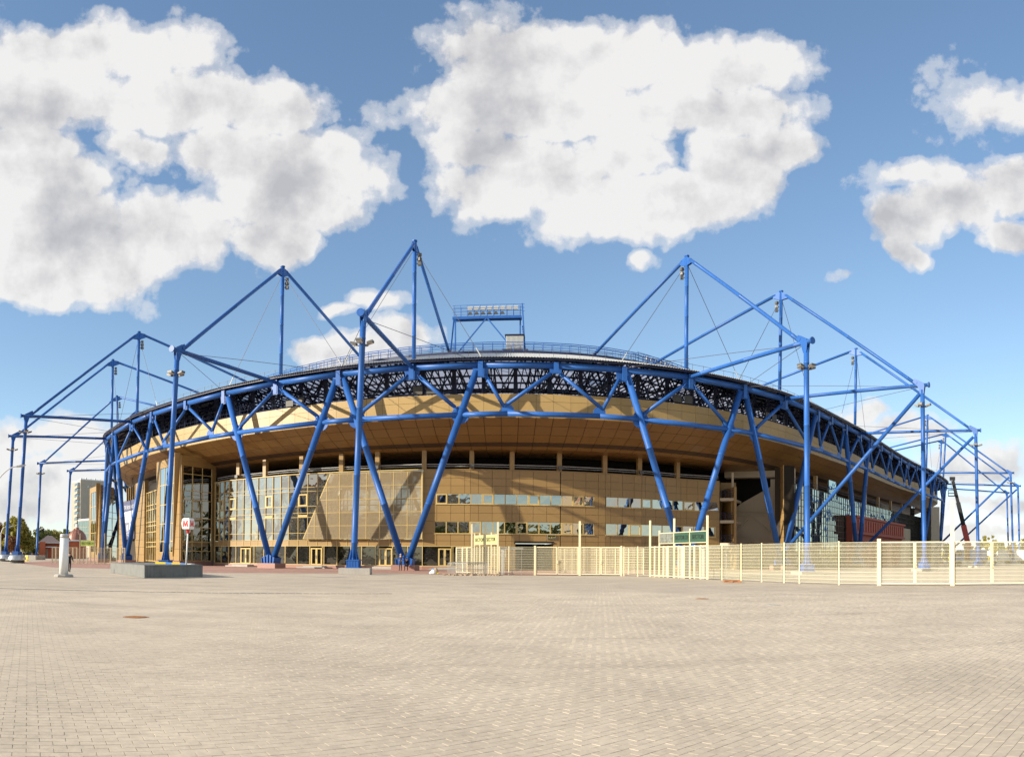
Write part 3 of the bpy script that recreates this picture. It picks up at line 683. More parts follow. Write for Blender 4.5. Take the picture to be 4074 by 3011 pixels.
fp = Path([AT(852, 98)] + [WZ(x, y, ZT * KZ) for x, y in ((905, 1913), (972, 1907), (1140, 1891), (1347, 1880), (1683, 1869), (1872, 1869), (2038, 1872), (2232, 1877), (2409, 1885), (2554, 1894), (2709, 1907), (2862, 1916))])
def pane(path, parent, u0, u1, z0, z1, d, material, name='pane', jit=0.006):
    j = [rng.uniform(-jit, jit) for _ in range(4)]
    b = MB(); a = [path.at(u0, d + j[0], z0), path.at(u1, d + j[1], z0), path.at(u1, d + j[2], z1), path.at(u0, d + j[3], z1)]
    c = [path.at(u0, d - .03, z0), path.at(u1, d - .03, z0), path.at(u1, d - .03, z1), path.at(u0, d - .03, z1)]
    b.hexa([a[0], a[1], c[1], c[0], a[3], a[2], c[2], c[3]]); return b.build(name, material, parent)
def frame_bars(path, mb, u0, u1, z0, z1, w, d0, d1):
    path.slab(mb, u0, u0 + w, z0, z1, d0, d1); path.slab(mb, u1 - w, u1, z0, z1, d0, d1)
    path.slab(mb, u0 + w, u1 - w, z0, z0 + w, d0, d1); path.slab(mb, u0 + w, u1 - w, z1 - w, z1, d0, d1); return mb
# ---- panel-clad wall, right part
uL, uR = fp.u(1683), fp.L
wall = fp.long(MB(), uL, fp.u(2049), 2.95, ZT - .05, -.5, -.08)
fp.long(wall, fp.u(2049), fp.u(2205), 3.55, ZT - .05, -.5, -.08); fp.long(wall, fp.u(2205), uR, 0, ZT - .05, -.5, -.08)
wall = wall.build('facade_wall', 'backing', stadium)
rows = [(0.05, .95), (.95, 1.95), (1.95, 2.95), (2.95, 3.70), (3.70, 4.62), (4.62, 6.20), (6.20, 7.27), (7.27, 8.40), (8.40, 9.74), (9.74, 10.77), (10.77, 11.75), (11.75, ZT)]
win = {5: [(1729, 2364), (2410, 2848)], 8: [(1733, 2364), (2411, 2850)]}
cols_ = []
ncol = 24
for i in range(ncol + 1): cols_.append(uL + (uR - uL) * i / ncol)
def add_facade_panel(u0, u1, z0, z1):
    if u1 - u0 < .15: return
    for a, b in zip(fp.kinks(u0, u1), fp.kinks(u0, u1)[1:]):
        if b - a > .12: fp.slab(MB(), a + .016, b - .016, z0 + .015, z1 - .015, -.06, 0).build('panel', 'gold', wall)
gate0, gate1 = fp.u(2049), fp.u(2205); shopR = fp.u(1955)
for ri, (z0, z1) in enumerate(rows):
    holes = [(fp.u(a), fp.u(b)) for a, b in win.get(ri, [])]
    if ri < 3: holes = [(uL, shopR)]
    if ri < 4: holes = holes + [(gate0, gate1)]
    for a, b in zip(cols_, cols_[1:]):
        segs = [(a, b)]
        for h0, h1 in holes:
            nsg = []
            for p, q in segs:
                if h1 <= p or h0 >= q: nsg.append((p, q)); continue
                if h0 > p: nsg.append((p, h0))
                if h1 < q: nsg.append((h1, q))
            segs = nsg
        for p, q in segs: add_facade_panel(p, q, z0, z1)
# top coping
fp.long(MB(), uL, uR, ZT, ZT + .10, -.6, .06).build('coping', 'gold', stadium)
# ---- windows
for ri, bands_ in win.items():
    z0, z1 = rows[ri]
    for bi, (xa, xb) in enumerate(bands_):
        ua, ub = fp.u(xa), fp.u(xb); n_ = 14 if bi == 0 else 10
        fp.long(MB(), ua - .05, ub + .05, z0 - .06, z0 + .02, -.05, .10).build('window_sill', 'frame', stadium)
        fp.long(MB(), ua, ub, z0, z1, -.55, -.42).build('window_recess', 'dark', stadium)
        for k_ in range(n_):
            u0, u1 = ua + (ub - ua) * k_ / n_, ua + (ub - ua) * (k_ + 1) / n_
            opn = (k_ * 5 + ri + bi) % 4 == 0 or (bi == 1 and k_ == n_ - 1)
            wf = frame_bars(fp, MB(), u0 + .01, u1 - .01, z0 + .02, z1 - .01, .15 if opn else .05, -.12, .03 if opn else -.03)
            w_ = wf.build('window', 'frame', stadium)
            e = .15 if opn else .05
            if bi == 1 and ri == 8 and k_ == n_ - 1:      # the last one is tilted open
                b = MB(); q = [fp.at(u0, .55, z0 + .1), fp.at(u1, .55, z0 + .1), fp.at(u1, 0.02, z1), fp.at(u0, 0.02, z1)]
                nn = (q[1] - q[0]).cross(q[3] - q[0]).normalized() * .04
                b.hexa([q[0], q[1], q[1] - nn, q[0] - nn, q[3], q[2], q[2] - nn, q[3] - nn]); b.build('pane', 'glassb', w_)
            else: pane(fp, w_, u0 + e, u1 - e, z0 + .02 + e, z1 - .01 - e, -.06, 'glass')
# ---- glazed curtain wall, left part
cw = part('curtain_wall', stadium); uC0, uC1 = 0.0, uL
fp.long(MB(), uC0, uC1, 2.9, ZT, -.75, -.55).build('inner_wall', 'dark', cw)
cz = [3.80, 4.75, 6.90, 7.50, 8.40, 10.45, 11.0, ZT]
ncw = 24; cu = [uC0 + (uC1 - uC0) * i / ncw for i in range(ncw + 1)]
openers = {3: (2, 4), 8: (2, 4), 12: (2, 4), 1: (2, 4)}
for i in range(ncw):
    for j in range(len(cz) - 1):
        pane(fp, cw, cu[i] + .03, cu[i + 1] - .03, cz[j] + .03, cz[j + 1] - .03, -.10, 'glass', jit=.008)
    if i in openers:
        for j in openers[i]:
            zt = cz[j + 1] - .35 if j == 4 else cz[j + 1] - .25
            frame_bars(fp, MB(), cu[i] + .03, cu[i + 1] - .03, cz[j] + .05, zt, .17, -.10, .05).build('opening_sash', 'frame', cw)
for i, u_ in enumerate(cu): fp.slab(MB(), max(u_ - .024, 0), u_ + .024, 3.0, ZT, -.14, .02).build('mullion', 'frame', cw)
for z_ in cz: fp.long(MB(), uC0, uC1, z_ - .026, z_ + .026, -.14, .03).build('transom', 'frame', cw)
for i in range(ncw): fp.slab(MB(), cu[i] + .04, cu[i + 1] - .04, 3.04, 3.74, -.12, -.02).build('spandrel_panel', 'gold', cw)
fp.long(MB(), uC0, uC1, ZT, ZT + .10, -.6, .10).build('coping', 'frame', cw)
# ---- shop fronts on the ground floor, doors, plinth
sf = part('shop_front', stadium); uS0, uS1 = fp.u(905), shopR
fp.long(MB(), uC0, uS1, .45, 3.0, -1.6, -1.4).build('inner_wall', 'dark', sf)
fp.long(MB(), uC0, uS1, .0, .42, -1.2, .16).build('plinth', 'granite', sf)
doors = [(fp.u(a, 2200), fp.u(b, 2200)) for a, b in ((958, 998), (1237, 1282), (1508, 1561), (1743, 1796))]
for i, (a, b) in enumerate(doors):
    dr = frame_bars(fp, MB(), a, b, .42, 2.72, .16, -.16, .06).build('door', 'frame', stadium)
    mid_ = (a + b) / 2
    fp.slab(MB(), mid_ - .12, mid_ + .12, .58, 2.56, -.14, .05).build('door_stile', 'frame', dr)
    for p, q in ((a + .16, mid_ - .12), (mid_ + .12, b - .16)): pane(fp, dr, p, q, .62, 2.52, -.08, 'shop')
    for q in (mid_ - .07, mid_ + .07): MB().bar(fp.at(q, .10, 1.25), fp.at(q, .10, 1.75), .03, .03).build('handle', 'steel', dr)
    fp.slab(MB(), a - .9, b + 1.3, 0, .15, .17, 1.9).build('door_step', 'concrete', stadium); fp.slab(MB(), a - .4, b + .6, .15, .30, .17, 1.2).build('door_step', 'concrete', stadium)
edges = [uC0 + .05]
while edges[-1] < uS1 - .5: edges.append(min(edges[-1] + rng.choice((1.35, 1.7, 1.9)), uS1))
for a, b in zip(edges, edges[1:]):
    if any(a < d1 and b > d0 for d0, d1 in doors):
        segs = [(a, b)]
        for d0, d1 in doors: segs = [s_ for p, q in segs for s_ in (((p, min(q, d0)), (max(p, d1), q)) if p < d1 and q > d0 else ((p, q),)) if s_[1] - s_[0] > .1]
    else: segs = [(a, b)]
    for p, q in segs:
        pane(fp, sf, p + .03, q - .03, .50, 2.98, -.10, 'shop'); fp.slab(MB(), p - .035, p + .035, .42, 3.0, -.14, .0).build('mullion', 'frame', sf)
fp.long(MB(), uC0, uS1, 2.96, 3.04, -.14, .02).build('transom', 'frame', sf); fp.long(MB(), uC0, uS1, .42, .50, -.14, .01).build('transom', 'frame', sf)
# ---- timber louvre screen with a slanting left edge
ls_ = part('louvre_screen', stadium); uQ1 = fp.u(1683) - .05
def uedge(z): return np.interp(z, [3.95, 12.6], [fp.u(1214, 2100), fp.u(1322, 1900)])
lz = [3.95 + 1.73 * i for i in range(6)]
lcols = [uQ1]
while lcols[-1] > uedge(3.95): lcols.append(lcols[-1] - 1.62)
for a, b in zip(lcols[1:], lcols):
    for z0, z1 in zip(lz, lz[1:]):
        m_ = MB(); k_ = 15
        for i in range(k_):
            z_ = z0 + .05 + (z1 - z0 - .06) * i / k_; e = max(a + .03, uedge(z_))
            if b - .03 - e < .12: continue
            fp.slab(m_, e, b - .03, z_, z_ + .066, .42, .50)
        if m_.v: m_.build('louvre_panel', 'wood', ls_)
    m_ = MB(); zt = 12.6 if a > uedge(12.6) else float(np.interp(a, [uedge(3.95), uedge(12.6)], [3.95, 12.6]))
    if a > uedge(3.95): fp.slab(MB(), a - .03, a + .03, 3.9, zt, .34, .53).build('screen_post', 'frame', ls_)
fp.slab(MB(), uQ1 - .03, uQ1 + .03, 3.9, 12.6, .34, .54).build('screen_post', 'frame', ls_)
for z_ in lz: fp.long(MB(), float(uedge(z_)), uQ1, z_ - .03, z_ + .02, .34, .53).build('screen_rail', 'frame', ls_)
MB().bar(fp.at(float(uedge(3.95)), .46, 3.92), fp.at(float(uedge(12.6)), .46, 12.62), .08, .10).build('screen_rail', 'frame', ls_)
# ---- gallery posts with small floodlights, handrail
gal = part('gallery', stadium)
posts = [945, 1050, 1197, 1356, 1500, 1687, 1877, 2038, 2227, 2409, 2548, 2700]
for i, x in enumerate(posts):
    u_ = fp.u(x, 1850); fp.slab(MB(), u_ - .26, u_ + .26, ZT + .1, 15.34, -.55, -.05).build('post', 'gold', gal)
    if i in (0, 2, 4, 6, 8, 10): fp.slab(fp.slab(MB(), u_ - .22, u_ + .26, ZT + .28, ZT + .72, -.0, .30), u_ - .05, u_ + .05, ZT + .1, ZT + .3, 0, .15).build('floodlight', 'lamp', gal)
for z_, r_ in ((13.25, .03), (12.98, .02)):
    m_ = MB(); kk = fp.kinks(0.2, fp.L)
    for a, b in zip(kk, kk[1:]): m_.tube(fp.at(a, -.30, z_ + .3), fp.at(b, -.30, z_ + .3), r_, n=6)
    m_.build('handrail', 'white', gal)
fp.long(MB(), 0, fp.L, ZT - .2, ZT - .05, -9, -.6).build('gallery_floor', 'dark', gal)
fp.long(MB(), 0, fp.L, ZT - .1, 15.6, -8.6, -8.3).build('gallery_back_wall', 'dark', gal)
# ---- vehicle gate: dark opening, roller grille, led display
gt = part('gateway', stadium)
fp.long(MB(), gate0, gate1, 0, 3.5, -6, -5.8).build('inner_wall', 'dark', gt)
fp.slab(MB(), gate0 - .1, gate1 + .1, 3.45, 3.58, -.3, .08).build('lintel', 'slot', gt)
for u_ in (gate0, gate1): fp.slab(MB(), u_ - .05, u_ + .05, 0, 3.45, -6, .0).build('jamb', 'gold', gt)
m_ = MB()
for i in range(46): u_ = gate0 + .1 + (gate1 - gate0 - .2) * i / 45; fp.slab(m_, u_ - .012, u_ + .012, 0.05, 2.9, -.9, -.87)
for i in range(30): fp.slab(m_, gate0 + .1, gate1 - .1, .1 + i * .095, .125 + i * .095, -.92, -.9)
m_.build('roller_grille', 'mesh_grey', gt)
a_, b_ = fp.u(2178, 2140), fp.u(2209, 2140)
dsp = fp.slab(MB(), a_ - .05, b_ + .05, 3.98, 4.58, .01, .12).build('display_board', 'steel', stadium)
fp.slab(MB(), a_, b_, 4.02, 4.54, .12, .135).build('display_face', 'panelblack', dsp)
e_ = fp.dir((a_ + b_) / 2)
text('lettering', '15-26 27', dsp, fp.at((a_ + b_) / 2, .14, 4.21), e_, (0, 0, 1), .24, 'led')
text('lettering', '.................', dsp, fp.at((a_ + b_) / 2, .14, 4.44), e_, (0, 0, 1), .10, 'lens')
# ------------------------------------------------------------------ glazed entrance towers on the left
def tower(name, corner, left, right, ztop, label_fin):
    t = part(name, stadium, Vector((corner.x, corner.y, 0)))
    K, Lf, Rt = [Vector((p.x, p.y, 0)) for p in (corner, left, right)]
    back = Lf + (Rt - K)
    MB().prism([Vector((p.x, p.y, .55)) for p in (K.lerp(back, .04), Lf.lerp(back, .04), back, Rt.lerp(back, .04))], (0, 0, ztop - .75)).build('core', 'backing', t)
    MB().prism([Vector((p.x, p.y, 0)) for p in (K + (K - back) * .03, Lf + (Lf - Rt) * .02, back, Rt + (Rt - Lf) * .02)], (0, 0, .56)).build('plinth', 'granite', t)
    MB().prism([Vector((p.x, p.y, ztop - .2)) for p in (K + (K - back) * .01, Lf, back, Rt)], (0, 0, .22)).build('roof_slab', 'gold', t)
    pl = Path([Lf, K], 1.0); pr = Path([K, Rt], 1.0)
    # left face: gold border, glass with a slanting right edge
    w = pl.L
    def rect(u0, u1, z0, z1):
        pl.slab(MB(), u0 + .012, u1 - .012, z0 + .012, z1 - .012, -.02, .10).build('panel', 'gold', t)
    bw = w * .16
    n_ = 9
    for i in range(n_):
        z0 = .6 + (ztop - .6) * i / n_; z1 = .6 + (ztop - .6) * (i + 1) / n_
        rect(0, bw, z0, z1)
        zc = (z0 + z1) / 2; ue = w * (.76 + .20 * (zc - .6) / (ztop - .6))
        rect(ue, w - .02, z0, z1)
    rect(bw, w * .95, ztop - 1.1, ztop); rect(bw, w * .76, .6, 1.7)
    zs = [1.7, 3.2, 5.6, 8.2, 10.9, ztop - 1.1]
    for z0, z1 in zip(zs, zs[1:]):
        ue0 = w * (.76 + .20 * (z0 - .6) / (ztop - .6)); ue1 = w * (.76 + .20 * (z1 - .6) / (ztop - .6)); uu = [bw + (ue0 - bw) * i / 4 for i in range(5)]; vv = [bw + (ue1 - bw) * i / 4 for i in range(5)]
        for i in range(4):
            b = MB(); q = [pl.at(uu[i] + .03, .03, z0 + .03), pl.at(uu[i + 1] - .03, .03, z0 + .03), pl.at(vv[i + 1] - .03, .03, z1 - .03), pl.at(vv[i] + .03, .03, z1 - .03)]
            q2 = [pl.at(uu[i] + .03, -.01, z0 + .03), pl.at(uu[i + 1] - .03, -.01, z0 + .03), pl.at(vv[i + 1] - .03, -.01, z1 - .03), pl.at(vv[i] + .03, -.01, z1 - .03)]
            b.hexa([q[0], q[1], q2[1], q2[0], q[3], q[2], q2[2], q2[3]]).build('pane', 'glassb', t)
            MB().bar(pl.at(uu[i], .05, z0), pl.at(vv[i], .05, z1), .06, .10, pl.dir(1)).build('mullion', 'frame', t)
        pl.slab(MB(), bw, ue0, z0 - .04, z0 + .04, -.01, .09).build('transom', 'frame', t)
    # slanting fin that leans out from the foot to the top corner
    f0 = pl.at(w * .76, .0, 1.2); f1 = pl.at(w * .97, .0, ztop + .3); on = (pl.at(1, 1) - pl.at(1, 0)).normalized()
    MB().hexa([f0, f0 + pl.dir(1) * .12, f0 + pl.dir(1) * .12 + on * .25, f0 + on * .25, f1, f1 + pl.dir(1) * .14, f1 + pl.dir(1) * .14 + on * .8, f1 + on * .8]).build('fin', 'gold', t)
    # right face
    w = pr.L; bw = w * .12
    def rect(u0, u1, z0, z1):
        pr.slab(MB(), u0 + .012, u1 - .012, z0 + .012, z1 - .012, -.02, .10).build('panel', 'gold', t)
    for i in range(n_):
        z0 = .6 + (ztop - .6) * i / n_; z1 = .6 + (ztop - .6) * (i + 1) / n_
        rect(w - bw, w, z0, z1); rect(0.0, w * .05, z0, z1)
    for i in range(3): rect(w * .05 + (w * .95 - bw) * i / 3, w * .05 + (w * .95 - bw) * (i + 1) / 3, ztop - 1.35, ztop - .65); rect(w * .05 + (w * .95 - bw) * i / 3, w * .05 + (w * .95 - bw) * (i + 1) / 3, ztop - .65, ztop)
    zs = [.62, 1.9, 3.1, 5.0, 6.2, 8.6, 9.8, 12.0, ztop - 1.35]; us = [w * .05 + (w * .95 - bw) * i / 3 for i in range(4)]
    for z0, z1 in zip(zs, zs[1:]):
        for a, b in zip(us, us[1:]): pane(pr, t, a + .03, b - .03, z0 + .03, z1 - .03, .03, 'glassb', jit=.02)
        pr.slab(MB(), us[0], us[-1], z0 - .04, z0 + .04, -.01, .09).build('transom', 'frame', t)
    for a in us: pr.slab(MB(), a - .035, a + .035, .6, zs[-1], -.01, .09).build('mullion', 'frame', t)
    return t
tower('entrance_tower', AT(716, 94.5), AT(622, 102.5), AT(855, 99), 14.35, '')
tower('entrance_tower', AT(396, 142), AT(356, 151), AT(474, 152), 14.9, '')
# ---- flank wall between the towers
fl = Path([AT(474, 136), AT(505, 130), AT(546, 122), AT(582, 116), AT(628, 108.5), AT(640, 104)])
fw = fl.long(MB(), 0, fl.L, 0, 12.8, -.8, -.3).build('flank_wall', 'backing', stadium)
for a, b, zt in ((0, fl.u(505), 12.6), (fl.u(546), fl.u(583), 15.3)):
    k_ = max(1, int((b - a) / 2.2)); rows_ = 11
    for i in range(k_):
        for j in range(rows_): fl.slab(MB(), a + (b - a) * i / k_ + .02, a + (b - a) * (i + 1) / k_ - .02, .2 + (zt - .2) * j / rows_ + .02, .2 + (zt - .2) * (j + 1) / rows_ - .02, -.3, .35 if zt > 13 else .1).build('panel', 'gold', fw)
ua, ub = fl.u(505), fl.u(546)
for i in range(6): fl.slab(MB(), ua + (ub - ua) * i / 5 - .12, ua + (ub - ua) * i / 5 + .12, 9.5, 15.2, -.3, .1).build('post', 'gold', fw)
gb = part('glazed_bay', stadium); ua, ub = fl.u(585), fl.u(628)
zs = [.5, 3.0, 3.8, 5.6, 6.7, 7.4, 9.6, 10.4, 12.8]
for i in range(5):
    for z0, z1 in zip(zs, zs[1:]): pane(fl, gb, ua + (ub - ua) * i / 5 + .04, ua + (ub - ua) * (i + 1) / 5 - .04, z0 + .04, z1 - .04, .0, 'glass', jit=.02)
for i in range(6): fl.slab(MB(), ua + (ub - ua) * i / 5 - .06, ua + (ub - ua) * i / 5 + .06, 0.3, 12.9, -.05, .12).build('mullion', 'frame', gb)
for z_ in zs: fl.slab(MB(), ua, ub, z_ - .06, z_ + .06, -.05, .13).build('transom', 'frame', gb)
# ---- advertising banner hung on the flank
ba, bb = fl.u(503), fl.u(548); nz = (fl.at(ba, 1) - fl.at(ba, 0)).normalized()
ban = thing('banner', 'navy and white advertising banner hanging between the bronze piers', 'banner', fl.at((ba + bb) / 2, .8, 4.6))
def bz(z0, z1, m, nme='stripe', d=0): return fl.slab(MB(), ba, bb, z0, z1, .5 + d, .56 + d).build(nme, m, ban)
bz(10.2, 12.3, 'banner', 'cloth'); bz(8.0, 10.2, 'bannerw', 'cloth'); bz(6.4, 8.0, 'bannerg', 'cloth'); bz(4.6, 6.4, 'banner', 'cloth')
e_ = fl.dir((ba + bb) / 2); up = (0, 0, 1)
text('lettering', 'ТРК Металлист', ban, fl.at((ba + bb) / 2, .58, 11.0), e_, up, 1.05, 'bannerw')
text('lettering', 'АРЕНДА', ban, fl.at((ba + bb) / 2, .58, 5.8), e_, up, 1.25, 'bannerw'); text('lettering', '75', ban, fl.at((ba + bb) / 2, .58, 4.95), e_, up, 0.9, 'bannerw')
for i in range(4): fl.slab(MB(), ba + (bb - ba) * (.1 + .22 * i), ba + (bb - ba) * (.22 + .22 * i), 6.5, 7.2 + .3 * (i % 3), .56, .575).build('printed_block', 'bannerw', ban)

# ------------------------------------------------------------------ right flank: stair recess, beige wall, pillar, long curtain wall
pA = fp.at(fp.L); end_dir = Vector((0, 0, 0))
st = part('stair_block', stadium)
def box_px(name, xa, xb, ra, rb, z0, z1, material, parent, depth=.4):
    p_ = Path([AT(xa, ra), AT(xb, rb)]); return p_.slab(MB(), 0, p_.L, z0, z1, -depth, 0).build(name, material, parent)
r_end = math.hypot(pA.x, pA.y)
# end of the panelled wall turns the corner
ec = Path([AT(2862, r_end), AT(2868, r_end + 7)])
for j, (z0, z1) in enumerate(rows): ec.slab(MB(), .02, ec.L, z0 + .02, z1 - .02, -.3, 0).build('panel', 'gold', wall)
box_px('back_wall', 2866, 2928, r_end + 4.5, r_end + 4.5, 0, 13.2, 'gold', st, .3)
for z_ in (0.0, 3.55, 6.85, 10.1):
    box_px('landing', 2864, 2922, r_end + .1, r_end - .3, z_ - .1, z_ + .18, 'beige', st, 4.4)
    if z_ > 0: box_px('landing_edge', 2864, 2921, r_end + .05, r_end - .4, z_ - .12, z_ + .30, 'beige', st, .12)
    pr_ = Path([AT(2864, r_end + .1), AT(2922, r_end - .3)]); m_ = MB()
    for zz in (.45, .8, 1.15): m_.tube(pr_.at(0, -.2, z_ + .25 + zz), pr_.at(pr_.L, -.2, z_ + .25 + zz), .035, n=6)
    for i in range(4): m_.tube(pr_.at(pr_.L * i / 3, -.2, z_ + .2), pr_.at(pr_.L * i / 3, -.2, z_ + 1.4), .035, n=6)
    m_.build('railing', 'navy', st)
box_px('post', 2910, 2919, r_end + .4, r_end + .4, 0, 14.2, 'beige', st, .35)
box_px('side_pier', 2921, 2930, r_end - .5, r_end - .4, 0, 12.0, 'gold', st, 5)
# beige wall with raised frame and sloping head
pb = Path([AT(2928, r_end + 7.0), AT(3092, r_end + 6.0)]); bwall = part('beige_wall', stadium, pb.at(0))
MB().prism([pb.at(0, 0, 0), pb.at(pb.L, 0, 0), pb.at(pb.L, 0, 13.6), pb.at(pb.L * .80, 0, 12.6), pb.at(pb.L * .12, 0, 10.2), pb.at(0, 0, 9.6)], (pb.at(0, -.4) - pb.at(0, 0))).build('panel', 'beige', bwall)
L_ = pb.L
for (u0, z0, u1, z1, w_) in ((0, 9.15, L_ * .96, 8.75, .26), (0, 8.4, L_ * .96, 8.35, .2), (0, 5.15, L_ * .92, 4.75, .26), (0, 4.75, L_ * .9, 4.6, .2), (0, 5.7, L_ * .36, 8.4, .24), (L_ * .36, 8.4, L_ * .85, 5.3, .24), (0, 2.0, L_ * .36, 4.7, .24), (L_ * .36, 4.7, L_ * .85, 1.6, .24), (L_ * .36, 0, L_ * .36, 4.7, .2)):
    MB().bar(pb.at(u0, .1, z0), pb.at(u1, .1, z1), .22, w_, (pb.at(0, 1) - pb.at(0, 0))).build('rib', 'beige', bwall)
for u_ in (.89, .95): pb.slab(MB(), L_ * u_ - .22, L_ * u_ + .22, 0, 13.9, .02, .45).build('pilaster', 'beige', bwall)
pb.slab(MB(), L_ * .50, L_ * .60, 1.55, 1.85, .01, .06).build('name_plate', 'slot', bwall)
pb.slab(MB(), -1.5, L_ * 1.0, 14.2, 15.2, -1.0, .5).build('head_beam', 'beige', bwall)
pb.slab(MB(), -3, L_, 9.0, 15.5, -7.3, -7).build('recess_wall', 'dark', bwall)
# pillar
pil = part('pillar', stadium, AT(3105, 91)); pp = Path([AT(3090, 94.0), AT(3117, 90.2), AT(3126, 92.3)])
pp.long(MB(), 0.02, pp.L - .02, 0, 14.9, -1.4, -.06).build('core', 'backing', pil)
for j in range(13):
    for a, b in ((0, pp.l[1]), (pp.l[1], pp.L)): pp.slab(MB(), a + .02, b - .02, 15.0 * j / 13 + .02, 15.0 * (j + 1) / 13 - .02, -.06, 0).build('panel', 'gold', pil)
# long curtain wall of the right flank
rp = Path([WZ(x, y, ZT * KZ) for x, y in ((3126, 1915), (3219, 1940), (3364, 1984), (3510, 2023), (3607, 2047), (3672, 2060))])
cw2 = part('curtain_wall', stadium)
rp.long(MB(), 0, rp.L, 0, ZT - .1, -.8, -.4).build('inner_wall', 'dark', cw2)
ncol2 = 24; cwid = 1.12; zrow = [ZT * i / 12 for i in range(13)]
mun = MB(); stuffp = MB()
ntot = int(rp.L / cwid)
for i in range(ntot):
    a, b = i * cwid, (i + 1) * cwid
    for z0, z1 in zip(zrow, zrow[1:]):
        if i < ncol2: pane(rp, cw2, a + .03, b - .03, z0 + .03, z1 - .03, .0, 'glassg', jit=.004)
        else:
            j = [rng.uniform(-.004, .004) for _ in range(4)]
            stuffp.quad(rp.at(a + .03, j[0], z0 + .03), rp.at(b - .03, j[1], z0 + .03), rp.at(b - .03, j[2], z1 - .03), rp.at(a + .03, j[3], z1 - .03))
    m_ = rp.slab(MB(), a - .04, a + .04, 0, ZT + .05, -.06, .07).build('mullion', 'mesh_grey', cw2)
stuffp.build('pane', 'glassg', cw2, kind='stuff')
for z_ in zrow: rp.long(MB(), 0, rp.L, z_ - .035, z_ + .035, -.06, .075).build('transom', 'mesh_grey', cw2)
for z_ in (13.3, 13.7): MB().tube(rp.at(0, -.3, z_), rp.at(rp.L, -.3, z_), .03, n=5).build('handrail', 'navy', cw2)
for i in range(9): rp.slab(MB(), 4 + i * 9.5, 4.5 + i * 9.5, ZT, 15.3, -.9, -.4).build('post', 'gold', cw2)
for x0, x1, zt in ((3297, 3325, 15.2), (3624, 3638, 15.2)):
    rp.slab(MB(), rp.u(x0), rp.u(x1), ZT, zt, -.2, .05).build('upstand_pane', 'glassg', cw2)
# red stone portal let into the flank
po = part('stone_portal', stadium); u0, u1 = rp.u(3362), rp.u(3566); Lp = u1 - u0
rp.long(MB(), u0, u1, 6.6, 9.3, .2, 1.6).build('frieze', 'terrad', po); rp.long(MB(), u0, u1, 9.3, 9.7, .1, 2.0).build('cornice', 'terrad', po); rp.long(MB(), u0, u1, 6.2, 6.6, .15, 1.9).build('architrave', 'terrad', po)
rp.long(MB(), u0, u1, 4.9, 6.2, .2, 1.2).build('beam', 'terrad', po); rp.long(MB(), u0, u1, 0, 4.9, .1, .3).build('back_wall', 'terrad', po)
for i in range(22): rp.slab(MB(), u0 + Lp * (i + .18) / 22, u0 + Lp * (i + .72) / 22, 6.9, 8.9, 1.6, 1.75).build('triglyph', 'terrad', po)
for i in range(5):
    c = u0 + Lp * (i + .5) / 5; rp.slab(MB(), c - 1.3, c + 1.3, 0, 4.4, .3, 1.2).build('pier', 'terrad', po); rp.slab(MB(), c - 1.8, c + 1.8, 4.4, 4.9, .3, 1.4).build('capital', 'terrad', po)
u2 = rp.u(3606)
m_ = MB(); rp.long(m_, u1, u2, 0, 9.0, .2, .9); rp_ = m_.build('ribbed_wall', 'beige', stadium)
for i in range(int((u2 - u1) / .8)): rp.slab(MB(), u1 + i * .8 + .25, u1 + i * .8 + .5, .05, 8.9, .9, 1.0).build('rib', 'beige', rp_)
# side wall that closes the stand at the far right
box_px('end_wall', 3672, 3705, 176, 168, 0, 15.3, 'beige', stadium, 2)

# ------------------------------------------------------------------ mast frames: outer mast, strut, inner mast, ties, cables, floodlights
FRAMES = {  # outer junction, inner mast top, foot of the outer mast (photo pixels), description
    'A': ((1445, 1254), (1650, 966), 1407, 'tallest looking blue mast frame, on a pale concrete block at mid plaza'),
    'B': ((705, 1394), (1125, 1066), 659, 'blue mast frame standing behind the metro sign'),
    'C': ((104, 1655), (553, 1321), 68, 'blue mast frame rising from the nearer round metal planter'),
    'D': ((52, 1735), (449, 1425), 22, 'blue mast frame rising from the leftmost round metal planter'),
    'E': ((163, 1843), (465, 1578), 146, 'blue mast frame on a grey concrete block beside the big trees'),
    'F': ((280, 1873), (542, 1636), 262, 'shortest blue mast frame on the left, behind the white column'),
    'G': ((3208, 1361), (2733, 1019), 3212, 'nearest blue mast frame on the right with strut and no leaning brace'),
    'H': ((3670, 1533), (3108, 1153), 3678, 'blue mast frame with a leaning brace, just behind the cream gates'),
    'I': ((3882, 1712), (3406, 1369), 3892, 'blue mast frame with a leaning brace in front of the crane truck'),
    'J': ((4021, 1881), (3691, 1636), 4031, 'blue mast frame with thin brace, second from the right edge'),
    'K': ((4050, 1933), (3763, 1724), 4057, 'blue mast frame at the extreme right edge of the picture'),
    'L': ((4006, 1960), (3746, 1751), 4013, 'farthest blue mast frame on the right without a visible brace')}
def lampset(parent, c, rt, up, n, sc=1.0, name='floodlight'):
    pass
